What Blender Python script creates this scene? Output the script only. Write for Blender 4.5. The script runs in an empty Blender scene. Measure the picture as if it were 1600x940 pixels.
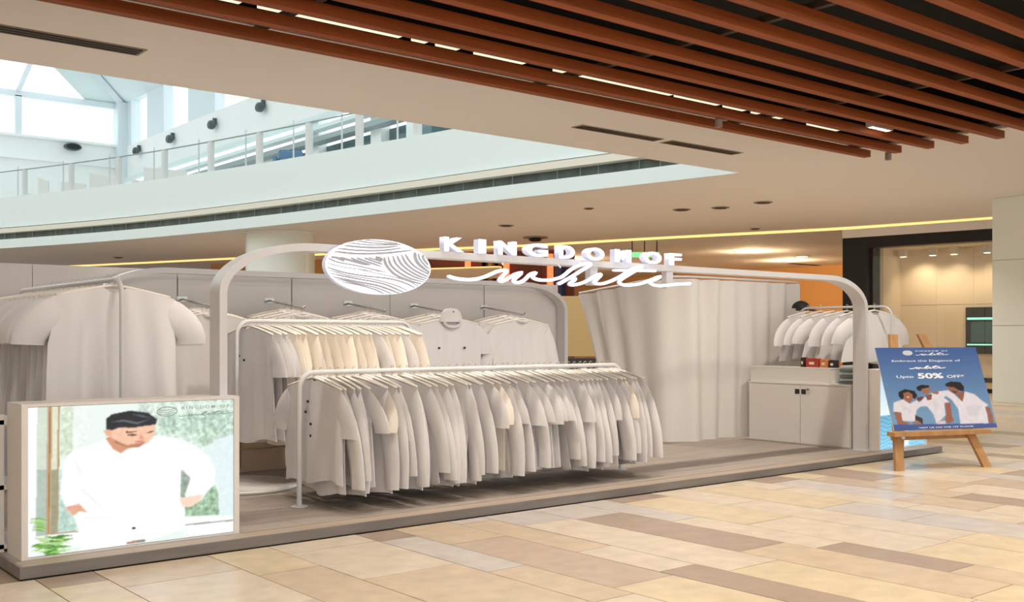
import bpy, math, random
import numpy as np
from mathutils import Vector, noise
C = bpy.context.scene.collection
S = bpy.context.scene

# ---------------------------------------------------------------- camera
CAM_ANGLE = math.radians(50.6)          # the kiosk front (world X) runs 50.6 degrees to the right of the view axis
cd = bpy.data.cameras.new('camera'); cam = bpy.data.objects.new('camera', cd); C.objects.link(cam)
cam.location = (0, 0, 1.55)
cam.rotation_euler = (math.pi/2, 0, CAM_ANGLE - math.pi/2)
cam.rotation_euler.z = math.atan2(math.sin(CAM_ANGLE), math.cos(CAM_ANGLE)) - math.pi/2
cd.sensor_width = 36; cd.lens = 36*1640/1600; cd.shift_y = 52/1600; cd.clip_end = 400
S.camera = cam
# ---------------------------------------------------------------- sky, exposure
w = bpy.data.worlds.new('world'); S.world = w; w.use_nodes = True
w.node_tree.nodes['Background'].inputs[0].default_value = (0.90, 0.97, 1.0, 1)
w.node_tree.nodes['Background'].inputs[1].default_value = 1.7
S.view_settings.view_transform = 'Standard'; S.view_settings.look = 'None'
S.view_settings.exposure = 0.0; S.view_settings.gamma = 1; S.view_settings.use_curve_mapping = False
# ---------------------------------------------------------------- lamps
def lamp(name, kind, loc, energy, col, size=0.1, aim=None, cone=None):
    l = bpy.data.lights.new(name, kind); o = bpy.data.objects.new(name, l); C.objects.link(o)
    o.location = loc; l.energy = energy; l.color = col
    if kind == 'AREA': l.size = size
    else: l.shadow_soft_size = size
    if kind == 'SPOT': l.spot_size = math.radians(cone); l.spot_blend = 1.0
    if aim is not None:
        o.rotation_euler = (Vector(aim)-Vector(loc)).to_track_quat('-Z', 'Y').to_euler()
    return o
WARM = (1.0, 0.93, 0.83)
SPOTS = [(x, 7.05, 4.42) for x in (3.4, 5.4, 7.4, 9.4, 11.6)]
for p in SPOTS: lamp('slat_spot_and_fill', 'SPOT', p, 120 if p[0] < 4 else 250, WARM, 0.06, (p[0]+.2, p[1]+1.2, 0), 110)
for x in (4.6, 6.0): lamp('slat_spot_and_fill', 'SPOT', (x, 8.2, 4.42), 170, (1.0, 0.88, 0.72), 0.06, (x, 9.1, 0), 70)  # added fill over the rail behind, put in to brighten its long shirts
for x in (0.5, 3, 5.5, 8, 10.5): lamp('kiosk_fill', 'SPOT', (x, 4.0, 4.42), 100, WARM, 0.1, (x+1.6, 10.6, 1.1), 75)  # added fill lifting the dim kiosk interior and back wall; no fittings here
for x in (-2, 1.5, 5, 8.5, 12, 15): lamp('slat_downlight', 'SPOT', (x, 4.85, 4.42), 380, WARM, 0.06, (x+.1, 4.3, 0), 110)
for x in (-9, -4.5, 0, 4.5, 9, 13.5, 18, 22, 26):
    for y in (-6, -2, 1.6, 5.5, 9.0):
        if y < 2 or x > 16 or x < -5: lamp('ceiling_fill', 'SPOT', (x, y, 4.60), 140 if x > 16 else 520, WARM, 0.08, (x, y, 0), 115)  # added fill, brightens the ceiling by bounce off the floor; no fittings there
for x, y in ((18, 13), (22, 13), (20, 18), (18, 25), (15.5, 32), (23, 18), (16.8, 17), (20.5, 23), (17.5, 21), (19, 29), (17, 35), (25, 15)): lamp('ceiling_fill', 'SPOT', (x, y, 4.55), 330 if y < 16 else 560, WARM, 0.08, (x, y, 0), 120)  # added fill over the floor beyond the kiosk, raises the ceiling above it
for x in (1, 4, 7, 10, 13): lamp('ceiling_fill', 'SPOT', (x, 12.3, 4.60), 420, WARM, 0.08, (x, 12.5, 0), 120)  # added fill along the kiosk rear, bouncing up to the ceiling; no real downlights
for p in ((31, 24, 4.3), (36, 26, 4.3), (28.5, 31, 4.3), (24.5, 38, 4.3), (34, 33, 4.3)):
    lamp('corridor_lamp', 'POINT', p, 240, (1.0, 0.72, 0.42), 0.25)
for p in ((28.05, 15.9, 3.78), (28.1, 15.0, 3.78), (28.2, 14.0, 3.78), (28.25, 12.6, 3.78)):
    lamp('shop_lamp', 'SPOT', p, 62, (1.0, 0.80, 0.55), 0.05, (28.6, p[1], 2.2), 120)

# ---------------------------------------------------------------- helpers
def lin(c):
    return tuple(((x/255)/12.92 if x/255 <= .04045 else ((x/255+.055)/1.055)**2.4) for x in c)
def mat(name, col, rough=.6, metal=0, emit=0, var=0, scale=(6, 6, 6), bump=0, spec=.5, col2=None):
    m = bpy.data.materials.new(name); m.use_nodes = True; n = m.node_tree; b = n.nodes['Principled BSDF']
    lc = lin(col); b.inputs['Base Color'].default_value = (*lc, 1)
    b.inputs['Roughness'].default_value = rough; b.inputs['Metallic'].default_value = metal
    b.inputs['Specular IOR Level'].default_value = spec
    if emit:
        b.inputs['Emission Color'].default_value = (*lc, 1); b.inputs['Emission Strength'].default_value = emit
    if var or bump:
        g = n.nodes.new('ShaderNodeNewGeometry'); mp = n.nodes.new('ShaderNodeMapping')
        mp.inputs['Scale'].default_value = scale; n.links.new(g.outputs['Position'], mp.inputs['Vector'])
        nz = n.nodes.new('ShaderNodeTexNoise'); nz.inputs['Scale'].default_value = 1; nz.inputs['Detail'].default_value = 5
        n.links.new(mp.outputs['Vector'], nz.inputs['Vector'])
        if var:
            r = n.nodes.new('ShaderNodeValToRGB'); c2 = lin(col2) if col2 else tuple(x*(1-var) for x in lc)
            r.color_ramp.elements[0].position = .3; r.color_ramp.elements[1].position = .7
            r.color_ramp.elements[0].color = (*c2, 1); r.color_ramp.elements[1].color = (*lc, 1)
            n.links.new(nz.outputs['Fac'], r.inputs['Fac']); n.links.new(r.outputs['Color'], b.inputs['Base Color'])
        if bump:
            bp = n.nodes.new('ShaderNodeBump'); bp.inputs['Strength'].default_value = bump; bp.inputs['Distance'].default_value = .01
            n.links.new(nz.outputs['Fac'], bp.inputs['Height']); n.links.new(bp.outputs['Normal'], b.inputs['Normal'])
    return m
def glass_mat(name, tint=(1, 1, 1), refl=.08):
    m = bpy.data.materials.new(name); m.use_nodes = True; n = m.node_tree; n.nodes.clear()
    o = n.nodes.new('ShaderNodeOutputMaterial'); mx = n.nodes.new('ShaderNodeMixShader'); mx.inputs[0].default_value = refl
    t = n.nodes.new('ShaderNodeBsdfTransparent'); t.inputs[0].default_value = (*tint, 1)
    g = n.nodes.new('ShaderNodeBsdfGlossy'); g.inputs['Roughness'].default_value = .03
    n.links.new(t.outputs[0], mx.inputs[1]); n.links.new(g.outputs[0], mx.inputs[2]); n.links.new(mx.outputs[0], o.inputs[0])
    return m
def attr_mat(name, emit, rough=.4):
    m = bpy.data.materials.new(name); m.use_nodes = True; n = m.node_tree; b = n.nodes['Principled BSDF']
    a = n.nodes.new('ShaderNodeAttribute'); a.attribute_name = 'Col'
    b.inputs['Roughness'].default_value = rough
    n.links.new(a.outputs['Color'], b.inputs['Base Color'])
    if emit:
        b.inputs['Base Color'].default_value = (0, 0, 0, 1)
        n.links.remove(b.inputs['Base Color'].links[0])
        n.links.new(a.outputs['Color'], b.inputs['Emission Color']); b.inputs['Emission Strength'].default_value = emit
    return m

class MB:
    def __init__(s): s.v = []; s.f = []; s.mi = []
    def add(s, vs, fs, k=0):
        o = len(s.v); s.v += [tuple(p) for p in vs]; s.f += [tuple(i+o for i in f) for f in fs]; s.mi += [k]*len(fs); return s
    def box(s, x0, x1, y0, y1, z0, z1, k=0):
        return s.add([(x0,y0,z0),(x1,y0,z0),(x1,y1,z0),(x0,y1,z0),(x0,y0,z1),(x1,y0,z1),(x1,y1,z1),(x0,y1,z1)],
            [(3,2,1,0),(4,5,6,7),(0,1,5,4),(1,2,6,5),(2,3,7,6),(3,0,4,7)], k)
    def bev(s, x0, x1, y0, y1, z0, z1, b=.008):      # box with chamfered vertical edges and top edge
        def ring(x0,x1,y0,y1,z): return [(x0+b,y0,z),(x1-b,y0,z),(x1,y0+b,z),(x1,y1-b,z),(x1-b,y1,z),(x0+b,y1,z),(x0,y1-b,z),(x0,y0+b,z)]
        vs = ring(x0,x1,y0,y1,z0)+ring(x0,x1,y0,y1,z1-b)+ring(x0+b,x1-b,y0+b,y1-b,z1)
        fs = [tuple(range(7,-1,-1)), tuple(range(16,24))]
        for r in (0,8):
            for i in range(8): fs.append((r+i, r+(i+1)%8, r+8+(i+1)%8, r+8+i))
        return s.add(vs, fs)
    def obox(s, P, a, b, c):                          # oriented box: corner P, edge vectors a b c
        P,a,b,c = map(Vector,(P,a,b,c))
        return s.add([P,P+a,P+a+b,P+b,P+c,P+a+c,P+a+b+c,P+b+c],[(3,2,1,0),(4,5,6,7),(0,1,5,4),(1,2,6,5),(2,3,7,6),(3,0,4,7)])
    def tube(s, path, r, n=8, cap=True, closed=False, flat=None):
        path = [Vector(p) for p in path]; m = len(path); rr = r if isinstance(r,(list,tuple)) else [r]*m
        base = len(s.v); up = None; vs = []
        for i,p in enumerate(path):
            if closed: t = path[(i+1)%m]-path[i-1]
            else: t = path[min(i+1,m-1)]-path[max(i-1,0)]
            t.normalize()
            if flat is not None: a = Vector(flat)
            elif up is None: a = Vector((0,0,1)) if abs(t.z) < .9 else Vector((1,0,0))
            else: a = up
            a = (a - t*a.dot(t)); a.normalize(); up = a; b = t.cross(a)
            for k in range(n):
                an = 2*math.pi*k/n; vs.append(p + a*math.cos(an)*rr[i] + b*math.sin(an)*rr[i])
        fs = []
        for i in range(m if closed else m-1):
            j = (i+1) % m
            for k in range(n): fs.append((i*n+k, i*n+(k+1)%n, j*n+(k+1)%n, j*n+k))
        if cap and not closed: fs.append(tuple(range(n-1,-1,-1))); fs.append(tuple((m-1)*n+k for k in range(n)))
        return s.add(vs, fs)
    def cyl(s, c, r, h, n=24, axis='z', ry=None, bevel=0):
        ry = ry or r; rings = [(0,1-bevel),(bevel*r,1),(h-bevel*r,1),(h,1-bevel)] if bevel else [(0,1),(h,1)]
        vs = []
        for (q,f) in rings:
            for k in range(n):
                a = 2*math.pi*k/n; u,v = r*f*math.cos(a), ry*f*math.sin(a)
                vs.append({'z':(c[0]+u,c[1]+v,c[2]+q),'y':(c[0]+u,c[1]+q,c[2]+v),'x':(c[0]+q,c[1]+u,c[2]+v)}[axis])
        m = len(rings); fs = [tuple(range(n-1,-1,-1)), tuple((m-1)*n+k for k in range(n))]
        for i in range(m-1):
            for k in range(n): fs.append((i*n+k, i*n+(k+1)%n, (i+1)*n+(k+1)%n, (i+1)*n+k))
        return s.add(vs, fs)
    def sweep(s, path, prof, closed_prof=True):       # path: list of (point, u, v) frames; prof: list of (a,b)
        n = len(prof); vs = [Vector(p)+Vector(u)*a+Vector(v)*b for p,u,v in path for a,b in prof]; fs = []
        for i in range(len(path)-1):
            for k in range(n if closed_prof else n-1): fs.append((i*n+k, i*n+(k+1)%n, (i+1)*n+(k+1)%n, (i+1)*n+k))
        if closed_prof: fs.append(tuple(range(n-1,-1,-1))); fs.append(tuple((len(path)-1)*n+k for k in range(n)))
        return s.add(vs, fs)
    def mesh(s, name, mats, smooth=False, angle=None):
        me = bpy.data.meshes.new(name); me.from_pydata([tuple(v) for v in s.v], [], s.f)
        for m in (mats if isinstance(mats,(list,tuple)) else [mats]): me.materials.append(m)
        if any(s.mi): me.polygons.foreach_set('material_index', s.mi)
        me.update()
        import bmesh
        bm = bmesh.new(); bm.from_mesh(me); bmesh.ops.recalc_face_normals(bm, faces=bm.faces); bm.to_mesh(me); bm.free()
        if smooth:
            me.shade_smooth()
            if angle: me.set_sharp_from_angle(angle=math.radians(angle))
        return me
    def build(s, name, mats, parent=None, smooth=False, angle=None):
        return link(name, s.mesh(name, mats, smooth, angle), parent)
def link(name, me, parent=None):
    o = bpy.data.objects.new(name, me); C.objects.link(o)
    if parent is not None: o.parent = parent
    return o
def tag(o, label, cat, group=None, kind=None):
    o['label'] = label; o['category'] = cat
    if group: o['group'] = group
    if kind: o['kind'] = kind
    return o
def struct(o): o['kind'] = 'structure'; return o
def thing(name, label, cat, loc=(0,0,0), rz=0, group=None):
    o = bpy.data.objects.new(name, None); C.objects.link(o); o.location = loc; o.rotation_euler = (0,0,rz); o.empty_display_size = .1
    return tag(o, label, cat, group)
def text_mesh(txt, width, height, depth=0.0, bold=0.0, spacing=1.0):
    c = bpy.data.curves.new('t', 'FONT'); c.body = txt; c.extrude = depth/2; c.offset = bold; c.space_character = spacing
    c.resolution_u = 4
    o = bpy.data.objects.new('t', c); C.objects.link(o)
    bpy.context.view_layer.update()
    me = bpy.data.meshes.new_from_object(o.evaluated_get(bpy.context.evaluated_depsgraph_get()))
    bpy.data.objects.remove(o); bpy.data.curves.remove(c)
    n = len(me.vertices); a = np.zeros(n*3); me.vertices.foreach_get('co', a); a = a.reshape(-1,3)
    lo, hi = a.min(0), a.max(0)
    a[:,0] = (a[:,0]-lo[0])/(hi[0]-lo[0])*width; a[:,1] = (a[:,1]-lo[1])/(hi[1]-lo[1])*height
    me.vertices.foreach_set('co', a.ravel()); me.update()
    return me
def to_wall(me, x, y, z):      # text in its XY plane -> standing in XZ facing -Y
    n = len(me.vertices); a = np.zeros(n*3); me.vertices.foreach_get('co', a); a = a.reshape(-1,3)
    b = np.stack([a[:,0]+x, -a[:,2]+y, a[:,1]+z], 1); me.vertices.foreach_set('co', b.ravel()); me.update(); return me
def catmull(pts, k=4):
    out = []; P = [Vector(p) for p in pts]; P = [P[0]*2-P[1]] + P + [P[-1]*2-P[-2]]
    for i in range(1, len(P)-2):
        for j in range(k):
            t = j/k; a,b,c,d = P[i-1],P[i],P[i+1],P[i+2]
            out.append(.5*((2*b)+(c-a)*t+(2*a-5*b+4*c-d)*t*t+(3*b-a-3*c+d)*t**3))
    out.append(P[-2]); return out
ONES = ['','first','second','third','fourth','fifth','sixth','seventh','eighth','ninth','tenth','eleventh','twelfth','thirteenth','fourteenth','fifteenth','sixteenth','seventeenth','eighteenth','nineteenth']
def ordinal(n):
    if n < 20: return ONES[n]
    t = {2:'twent',3:'thirt',4:'fort'}[n//10]
    return t+'ieth' if n % 10 == 0 else t+'y-'+ONES[n % 10]
def inside(poly, X, Y):
    r = np.zeros(X.shape, bool); n = len(poly); j = n-1
    for i in range(n):
        xi,yi = poly[i]; xj,yj = poly[j]
        if yi != yj:
            c = ((yi > Y) != (yj > Y)) & (X < (xj-xi)*(Y-yi)/(yj-yi)+xi); r ^= c
        j = i
    return r
def picture(name, layers, nx, ny, bgfun, P, ux, uy, m, parent, seed=1):   # a printed picture as a coloured grid: u along ux, v down along -uy
    rs = np.random.RandomState(seed)
    U,V = np.meshgrid(np.linspace(0,1000,nx), np.linspace(0,1000,ny))
    img = bgfun(U,V)
    def blur(a,k):
        for _ in range(k):
            a = np.pad(a,1,mode='edge'); a = (a[1:-1,1:-1]*2+a[:-2,1:-1]+a[2:,1:-1]+a[1:-1,:-2]+a[1:-1,2:])/6
        return a
    grain = blur(rs.randn(ny,nx),8); grain /= grain.std()*2.6
    for col,so,no,poly in layers:
        mk = blur(inside(poly,U,V).astype(float), max(0,so//2))[...,None]
        c = np.array(col,float)[None,None,:]+ (grain*no)[...,None]
        img = img*(1-mk)+c*mk
    img = np.clip(img,0,255)/255; L = np.where(img<=.04045, img/12.92, ((img+.055)/1.055)**2.4)
    P,ux,uy = Vector(P),Vector(ux),Vector(uy)
    co = np.array(P)[None,None]+ (U/1000)[...,None]*np.array(ux)+ (1-V/1000)[...,None]*np.array(uy)
    idx = np.arange(nx*ny).reshape(ny,nx)
    fs = np.stack([idx[1:,:-1],idx[1:,1:],idx[:-1,1:],idx[:-1,:-1]],-1).reshape(-1,4)
    me = bpy.data.meshes.new(name); me.from_pydata(co.reshape(-1,3).tolist(), [], fs.tolist())
    at = me.color_attributes.new('Col','FLOAT_COLOR','POINT')
    at.data.foreach_set('color', np.concatenate([L.reshape(-1,3), np.ones((nx*ny,1))],1).ravel())
    me.materials.append(m); me.update(); return link(name, me, parent)

# ---------------------------------------------------------------- materials
M = dict(
 upper=mat('upper_wall_white',(248,250,248),.7),
 ceiling=mat('ceiling_paint',(246,243,240),.9), atrium=mat('atrium_white',(228,240,239),.7), cream=mat('cream_lip',(232,228,214),.8),
 band=mat('dark_glazing_band',(98,114,112),.25,var=.5,scale=(3,3,.2)), void=mat('black_void',(14,12,12),.9),
 slat=mat('slat_wood',(164,82,32),.55,var=.35,scale=(.6,14,14),spec=.3), strip=mat('strip_light',(244,242,216),emit=1.0), cove=mat('cove_light',(255,205,130),emit=1.3),
 vent=mat('vent_dark',(70,58,50),.6), ventframe=mat('vent_frame',(150,138,124),.6),
 white=mat('white_lacquer',(226,222,218),.35), frame=mat('arch_white',(222,220,220),.3), panel=mat('panel_grey_white',(222,217,214),.55),
 cab=mat('cabinet_cream',(232,227,221),.5), steel=mat('white_steel',(216,214,212),.3), chrome=mat('chrome',(190,186,180),.25,metal=1),
 fab=mat('white_cotton',(234,230,229),.95,spec=.1,var=.03,scale=(9,9,2),bump=.25), fabw=mat('ivory_cotton',(240,231,219),.95,spec=.1,bump=.25,scale=(9,9,2)),
 hang=mat('cream_hanger',(248,240,228),.5), hook=mat('hook_metal',(206,202,196),.3,metal=.3), dark=mat('dark_button',(40,34,34),.5),
 curtain=mat('curtain_cloth',(220,214,208),.95,spec=.1,bump=.2,scale=(20,20,3)),
 deck=mat('deck_grey_wood',(172,159,148),.6,var=.25,scale=(1.2,18,10),bump=.2), edge=mat('deck_edge',(138,130,124),.6,var=.25,scale=(1.5,10,14)), edgetop=mat('deck_edge_top',(178,160,142),.6,var=.2,scale=(1.5,16,10)),
 joint=mat('floor_joint',(150,130,108),.8), screenframe=mat('lightbox_frame',(236,230,225),.45), glow=mat('sign_white',(236,240,255),emit=1.25), signside=mat('sign_side',(214,218,240),.4,emit=.3),
 groove=mat('logo_groove',(186,189,198),.6), easel=mat('easel_pine',(196,146,92),.55,var=.3,scale=(10,10,3)), gold=mat('tan_board',(206,176,120),.6), black=mat('black_frame',(16,14,18),.35),
 glass=glass_mat('clear_glass'), shopglass=glass_mat('shop_glass',(.97,.97,.96),.05), balglass=glass_mat('balustrade_glass',(.95,.985,.98),.05), skyglass=glass_mat('sky_glass',(.97,.99,1),.04),
 orange=mat('orange_wall',(214,160,96),.8), shop=mat('shop_cream',(236,220,194),.7), brown=mat('brown_wall',(120,70,56),.7), wood=mat('batten_wood',(186,140,104),.7), neon=mat('neon_red',(255,130,80),emit=1.3), blue=mat('blue_panel',(28,66,120),.5),
 colm=mat('column_glass_white',(234,238,232),.25), colj=mat('column_joint',(150,152,148),.6), teal=mat('teal_glass',(70,104,112),.15), pale=mat('pale_blue_white',(226,236,240),.6), post=mat('balustrade_post',(214,214,212),.35), greyline=mat('grey_trim',(150,164,164),.5),
 tealglow=mat('teal_glow',(150,230,215),emit=1.0), lampglow=mat('lamp_glow',(255,240,214),emit=4), warmglow=mat('downlight_glow',(255,226,176),emit=3), green=mat('exit_green',(130,220,150),emit=1.0),
 draw=mat('drawer_beech',(238,216,188),.55,var=.1,scale=(3,12,12)), red=mat('red_pack',(168,52,38),.5), orangep=mat('orange_pack',(196,124,62),.5), stripe=mat('striped_cloth',(206,212,210),.9), cloth=mat('dark_stripe',(120,134,138),.9), lamp=mat('flood_body',(80,92,94),.4), bluef=mat('blue_fabric',(88,130,166),.8), leather=mat('dark_leather',(40,36,36),.7),
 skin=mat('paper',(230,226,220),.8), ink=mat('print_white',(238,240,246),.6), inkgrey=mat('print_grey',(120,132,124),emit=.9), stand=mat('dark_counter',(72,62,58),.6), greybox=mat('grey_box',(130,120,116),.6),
)
# ---- printed pictures: (colour, softness, grain, outline in thousandths of the print)
LIGHTBOX=[
((246,248,255),6,0,[(-8,-6),(44,-15),(34,1012),(-22,1002)]),
((212,222,206),4,6,[(41,-15),(88,-13),(90,430),(38,424)]),
((178,194,180),4,6,[(38,418),(90,424),(88,876),(35,880)]),
((226,228,200),4,8,[(106,-12),(138,-10),(136,435),(100,431)]),
((158,158,132),4,8,[(100,425),(136,429),(133,853),(96,859)]),
((196,160,122),4,0,[(86,-13),(107,-12),(99,860),(78,862)]),
((150,116,80),3,0,[(94,-12),(100,-12),(92,859),(87,861)]),
((178,150,110),3,0,[(132,-10),(141,-10),(133,853),(124,855)]),
((214,228,206),10,22,[(143,-10),(202,-13),(198,344),(138,350)]),
((236,244,238),12,8,[(198,-13),(277,-15),(274,266),(198,296)]),
((216,232,220),14,26,[(503,-28),(1004,-9),(1003,303),(833,380),(739,280),(572,241),(510,123)]),
((190,214,196),14,34,[(592,103),(1004,77),(1003,250),(843,342),(767,257),(646,222)]),
((226,240,242),8,4,[(833,373),(912,295),(1006,263),(1003,920),(914,879),(920,667)]),
((152,168,156),5,26,[(718,483),(780,490),(776,570),(740,709),(717,700)]),
((158,190,160),6,36,[(831,735),(876,648),(902,635),(916,693),(921,860),(742,843),(739,774)]),
((250,252,252),4,0,[(739,853),(1004,879),(1003,1014),(739,984)]),
((168,168,160),2,0,[(742,900),(998,908),(998,919),(742,912)]),
((188,216,204),8,26,[(137,435),(172,426),(228,604),(217,858),(133,853)]),
((170,150,125),2,0,[(97,853),(223,859),(223,868),(97,863)]),
((246,250,248),4,0,[(32,867),(237,870),(236,963),(30,963)]),
((252,252,252),7,0,[(207,296),(274,278),(351,238),(420,351),(500,311),(590,240),(701,267),(795,335),(872,423),(903,532),(892,637),(831,708),(741,690),(770,569),(723,493),(715,719),(740,788),(742,932),(539,989),(449,994),(236,1002),(233,876),(201,760),(167,694),(140,593),(150,436),(171,341)]),
((236,236,242),18,0,[(206,345),(242,471),(234,494),(198,356)]),
((236,238,242),20,0,[(237,556),(337,718),(329,729),(228,579)]),
((240,240,243),14,0,[(243,766),(424,793),(424,805),(243,784)]),
((244,247,246),16,0,[(458,899),(539,900),(548,991),(467,990)]),
((214,150,118),5,0,[(350,238),(395,208),(500,306),(462,312),(421,348),(385,315)]),
((170,116,92),4,0,[(394,254),(464,307),(457,314),(394,271)]),
((244,196,166),4,6,[(342,182),(378,173),(591,148),(587,230),(556,284),(509,311),(464,310),(412,265),(369,225)]),
((236,176,146),4,0,[(338,180),(373,180),(379,225),(355,221)]),
((190,130,102),5,0,[(455,294),(509,284),(545,279),(509,314),(464,312),(429,279)]),
((30,32,38),4,8,[(353,100),(379,71),(467,51),(556,73),(599,123),(593,157),(546,163),(483,171),(413,166),(378,181),(354,174)]),
((104,110,118),5,0,[(370,126),(431,111),(501,135),(573,115),(501,150),(431,125)]),
((84,90,98),5,0,[(466,73),(520,83),(582,115),(519,99)]),
((120,84,68),3,0,[(447,221),(478,213),(506,226),(478,233)]),
((120,84,68),3,0,[(544,216),(565,205),(587,204),(565,218)]),
((104,72,58),3,0,[(447,196),(501,198),(501,205),(447,206)]),
((214,130,112),4,0,[(489,270),(529,268),(536,279),(493,282)]),
((226,160,130),5,0,[(518,218),(536,257),(509,259)]),
((228,170,144),5,6,[(165,688),(227,675),(265,740),(227,727),(199,755),(173,709)]),
((250,216,196),5,4,[(712,708),(832,695),(827,737),(773,779),(731,773)]),
((40,40,40),3,0,[(475,879),(493,882),(492,895),(475,892)]),
((176,120,98),4,0,[(449,979),(494,976),(493,994),(452,995)]),
((140,130,122),4,0,[(494,976),(539,976),(539,992),(493,994)]),
((96,160,60),3,0,[(29,932),(71,924),(113,932),(71,938)]),
((178,216,140),3,0,[(70,984),(113,975),(156,983),(113,989)]),
((140,196,96),3,0,[(63,939),(115,926),(167,929),(115,940)]),
((96,160,60),3,0,[(101,942),(150,944),(200,963),(150,958)]),
((178,216,140),3,0,[(37,872),(78,884),(119,914),(78,899)]),
((140,196,96),3,0,[(82,987),(132,977),(183,984),(132,992)]),
((178,216,140),3,0,[(103,890),(127,882),(151,890),(127,896)]),
((178,216,140),3,0,[(90,981),(142,973),(194,983),(142,988)]),
((140,196,96),3,0,[(68,983),(126,993),(185,1021),(126,1007)]),
((140,196,96),3,0,[(82,915),(126,908),(171,917),(126,922)]),
((178,216,140),3,0,[(73,994),(98,984),(122,991),(98,998)]),
((178,216,140),3,0,[(12,960),(40,952),(67,960),(39,966)]),
((70,128,44),3,0,[(102,884),(128,886),(154,905),(128,900)]),
((96,160,60),3,0,[(64,984),(92,968),(121,969),(92,983)]),
((70,128,44),3,0,[(11,936),(32,918),(52,917),(32,932)]),
((178,216,140),3,0,[(21,870),(56,884),(90,915),(55,899)]),
((96,160,60),3,0,[(44,974),(96,966),(147,975),(95,981)]),
((140,196,96),3,0,[(72,988),(111,987),(150,1003),(110,1002)]),
((178,216,140),3,0,[(109,933),(139,919),(169,922),(139,934)]),
((70,128,44),3,0,[(115,919),(157,905),(200,908),(157,920)]),
((96,160,60),3,0,[(55,953),(100,945),(145,953),(100,959)]),
((70,128,44),3,0,[(68,989),(93,971),(117,969),(93,985)]),
((70,128,44),3,0,[(70,912),(102,902),(135,909),(102,917)]),
((140,196,96),3,0,[(37,913),(62,917),(87,938),(61,932)]),
((178,216,140),3,0,[(38,895),(71,897),(103,916),(70,911)]),
((140,196,96),3,0,[(76,886),(135,889),(195,909),(135,904)]),
((178,216,140),3,0,[(51,974),(80,961),(108,965),(80,975)]),
((140,196,96),3,0,[(33,962),(72,931),(111,916),(71,945)]),
((140,196,96),3,0,[(100,920),(128,926),(155,950),(128,941)]),
((70,128,44),3,0,[(50,933),(91,944),(131,972),(90,958)]),
((178,216,140),3,0,[(50,919),(79,922),(108,941),(79,936)]),
((70,128,44),3,0,[(65,992),(90,992),(116,1009),(90,1006)]),
((96,160,60),3,0,[(63,980),(118,991),(174,1019),(118,1006)]),
((178,216,140),3,0,[(95,883),(144,902),(193,939),(143,917)]),
((96,160,60),3,0,[(68,875),(99,876),(130,894),(99,890)]),
((70,128,44),3,0,[(62,922),(107,935),(152,965),(107,949)]),
((96,160,60),3,0,[(113,946),(139,947),(166,966),(139,962)]),
((140,196,96),3,0,[(62,971),(104,956),(146,957),(104,970)]),
((70,128,44),3,0,[(96,879),(153,875),(209,889),(152,890)]),
((96,160,60),3,0,[(30,941),(56,936),(81,948),(55,951)]),
((96,160,60),3,0,[(99,972),(117,958),(134,961),(117,973)]),
((70,128,44),3,0,[(100,889),(135,883),(170,893),(135,897)]),
((178,216,140),3,0,[(46,916),(76,912),(105,925),(75,927)]),
((140,196,96),3,0,[(16,931),(54,930),(92,946),(54,945)]),
((96,160,60),3,0,[(8,918),(51,922),(95,943),(51,937)]),
((178,216,140),3,0,[(73,926),(112,919),(151,930),(112,934)]),
((110,170,80),3,0,[(7,743),(53,743),(90,770),(52,753)]),
((176,212,140),3,0,[(7,752),(53,752),(90,780),(51,763)]),
((176,212,140),3,0,[(7,762),(53,762),(90,789),(51,772)]),
((140,196,96),3,0,[(6,771),(53,771),(90,799),(51,782)]),
((140,196,96),3,0,[(6,781),(53,781),(90,809),(51,792)]),
((140,196,96),3,0,[(6,791),(53,791),(90,818),(51,801)]),
((110,170,80),3,0,[(6,800),(53,800),(89,828),(51,811)]),
((176,212,140),3,0,[(6,810),(52,810),(89,838),(51,821)]),
((110,170,80),3,0,[(6,819),(52,820),(89,847),(51,830)]),
]
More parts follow.
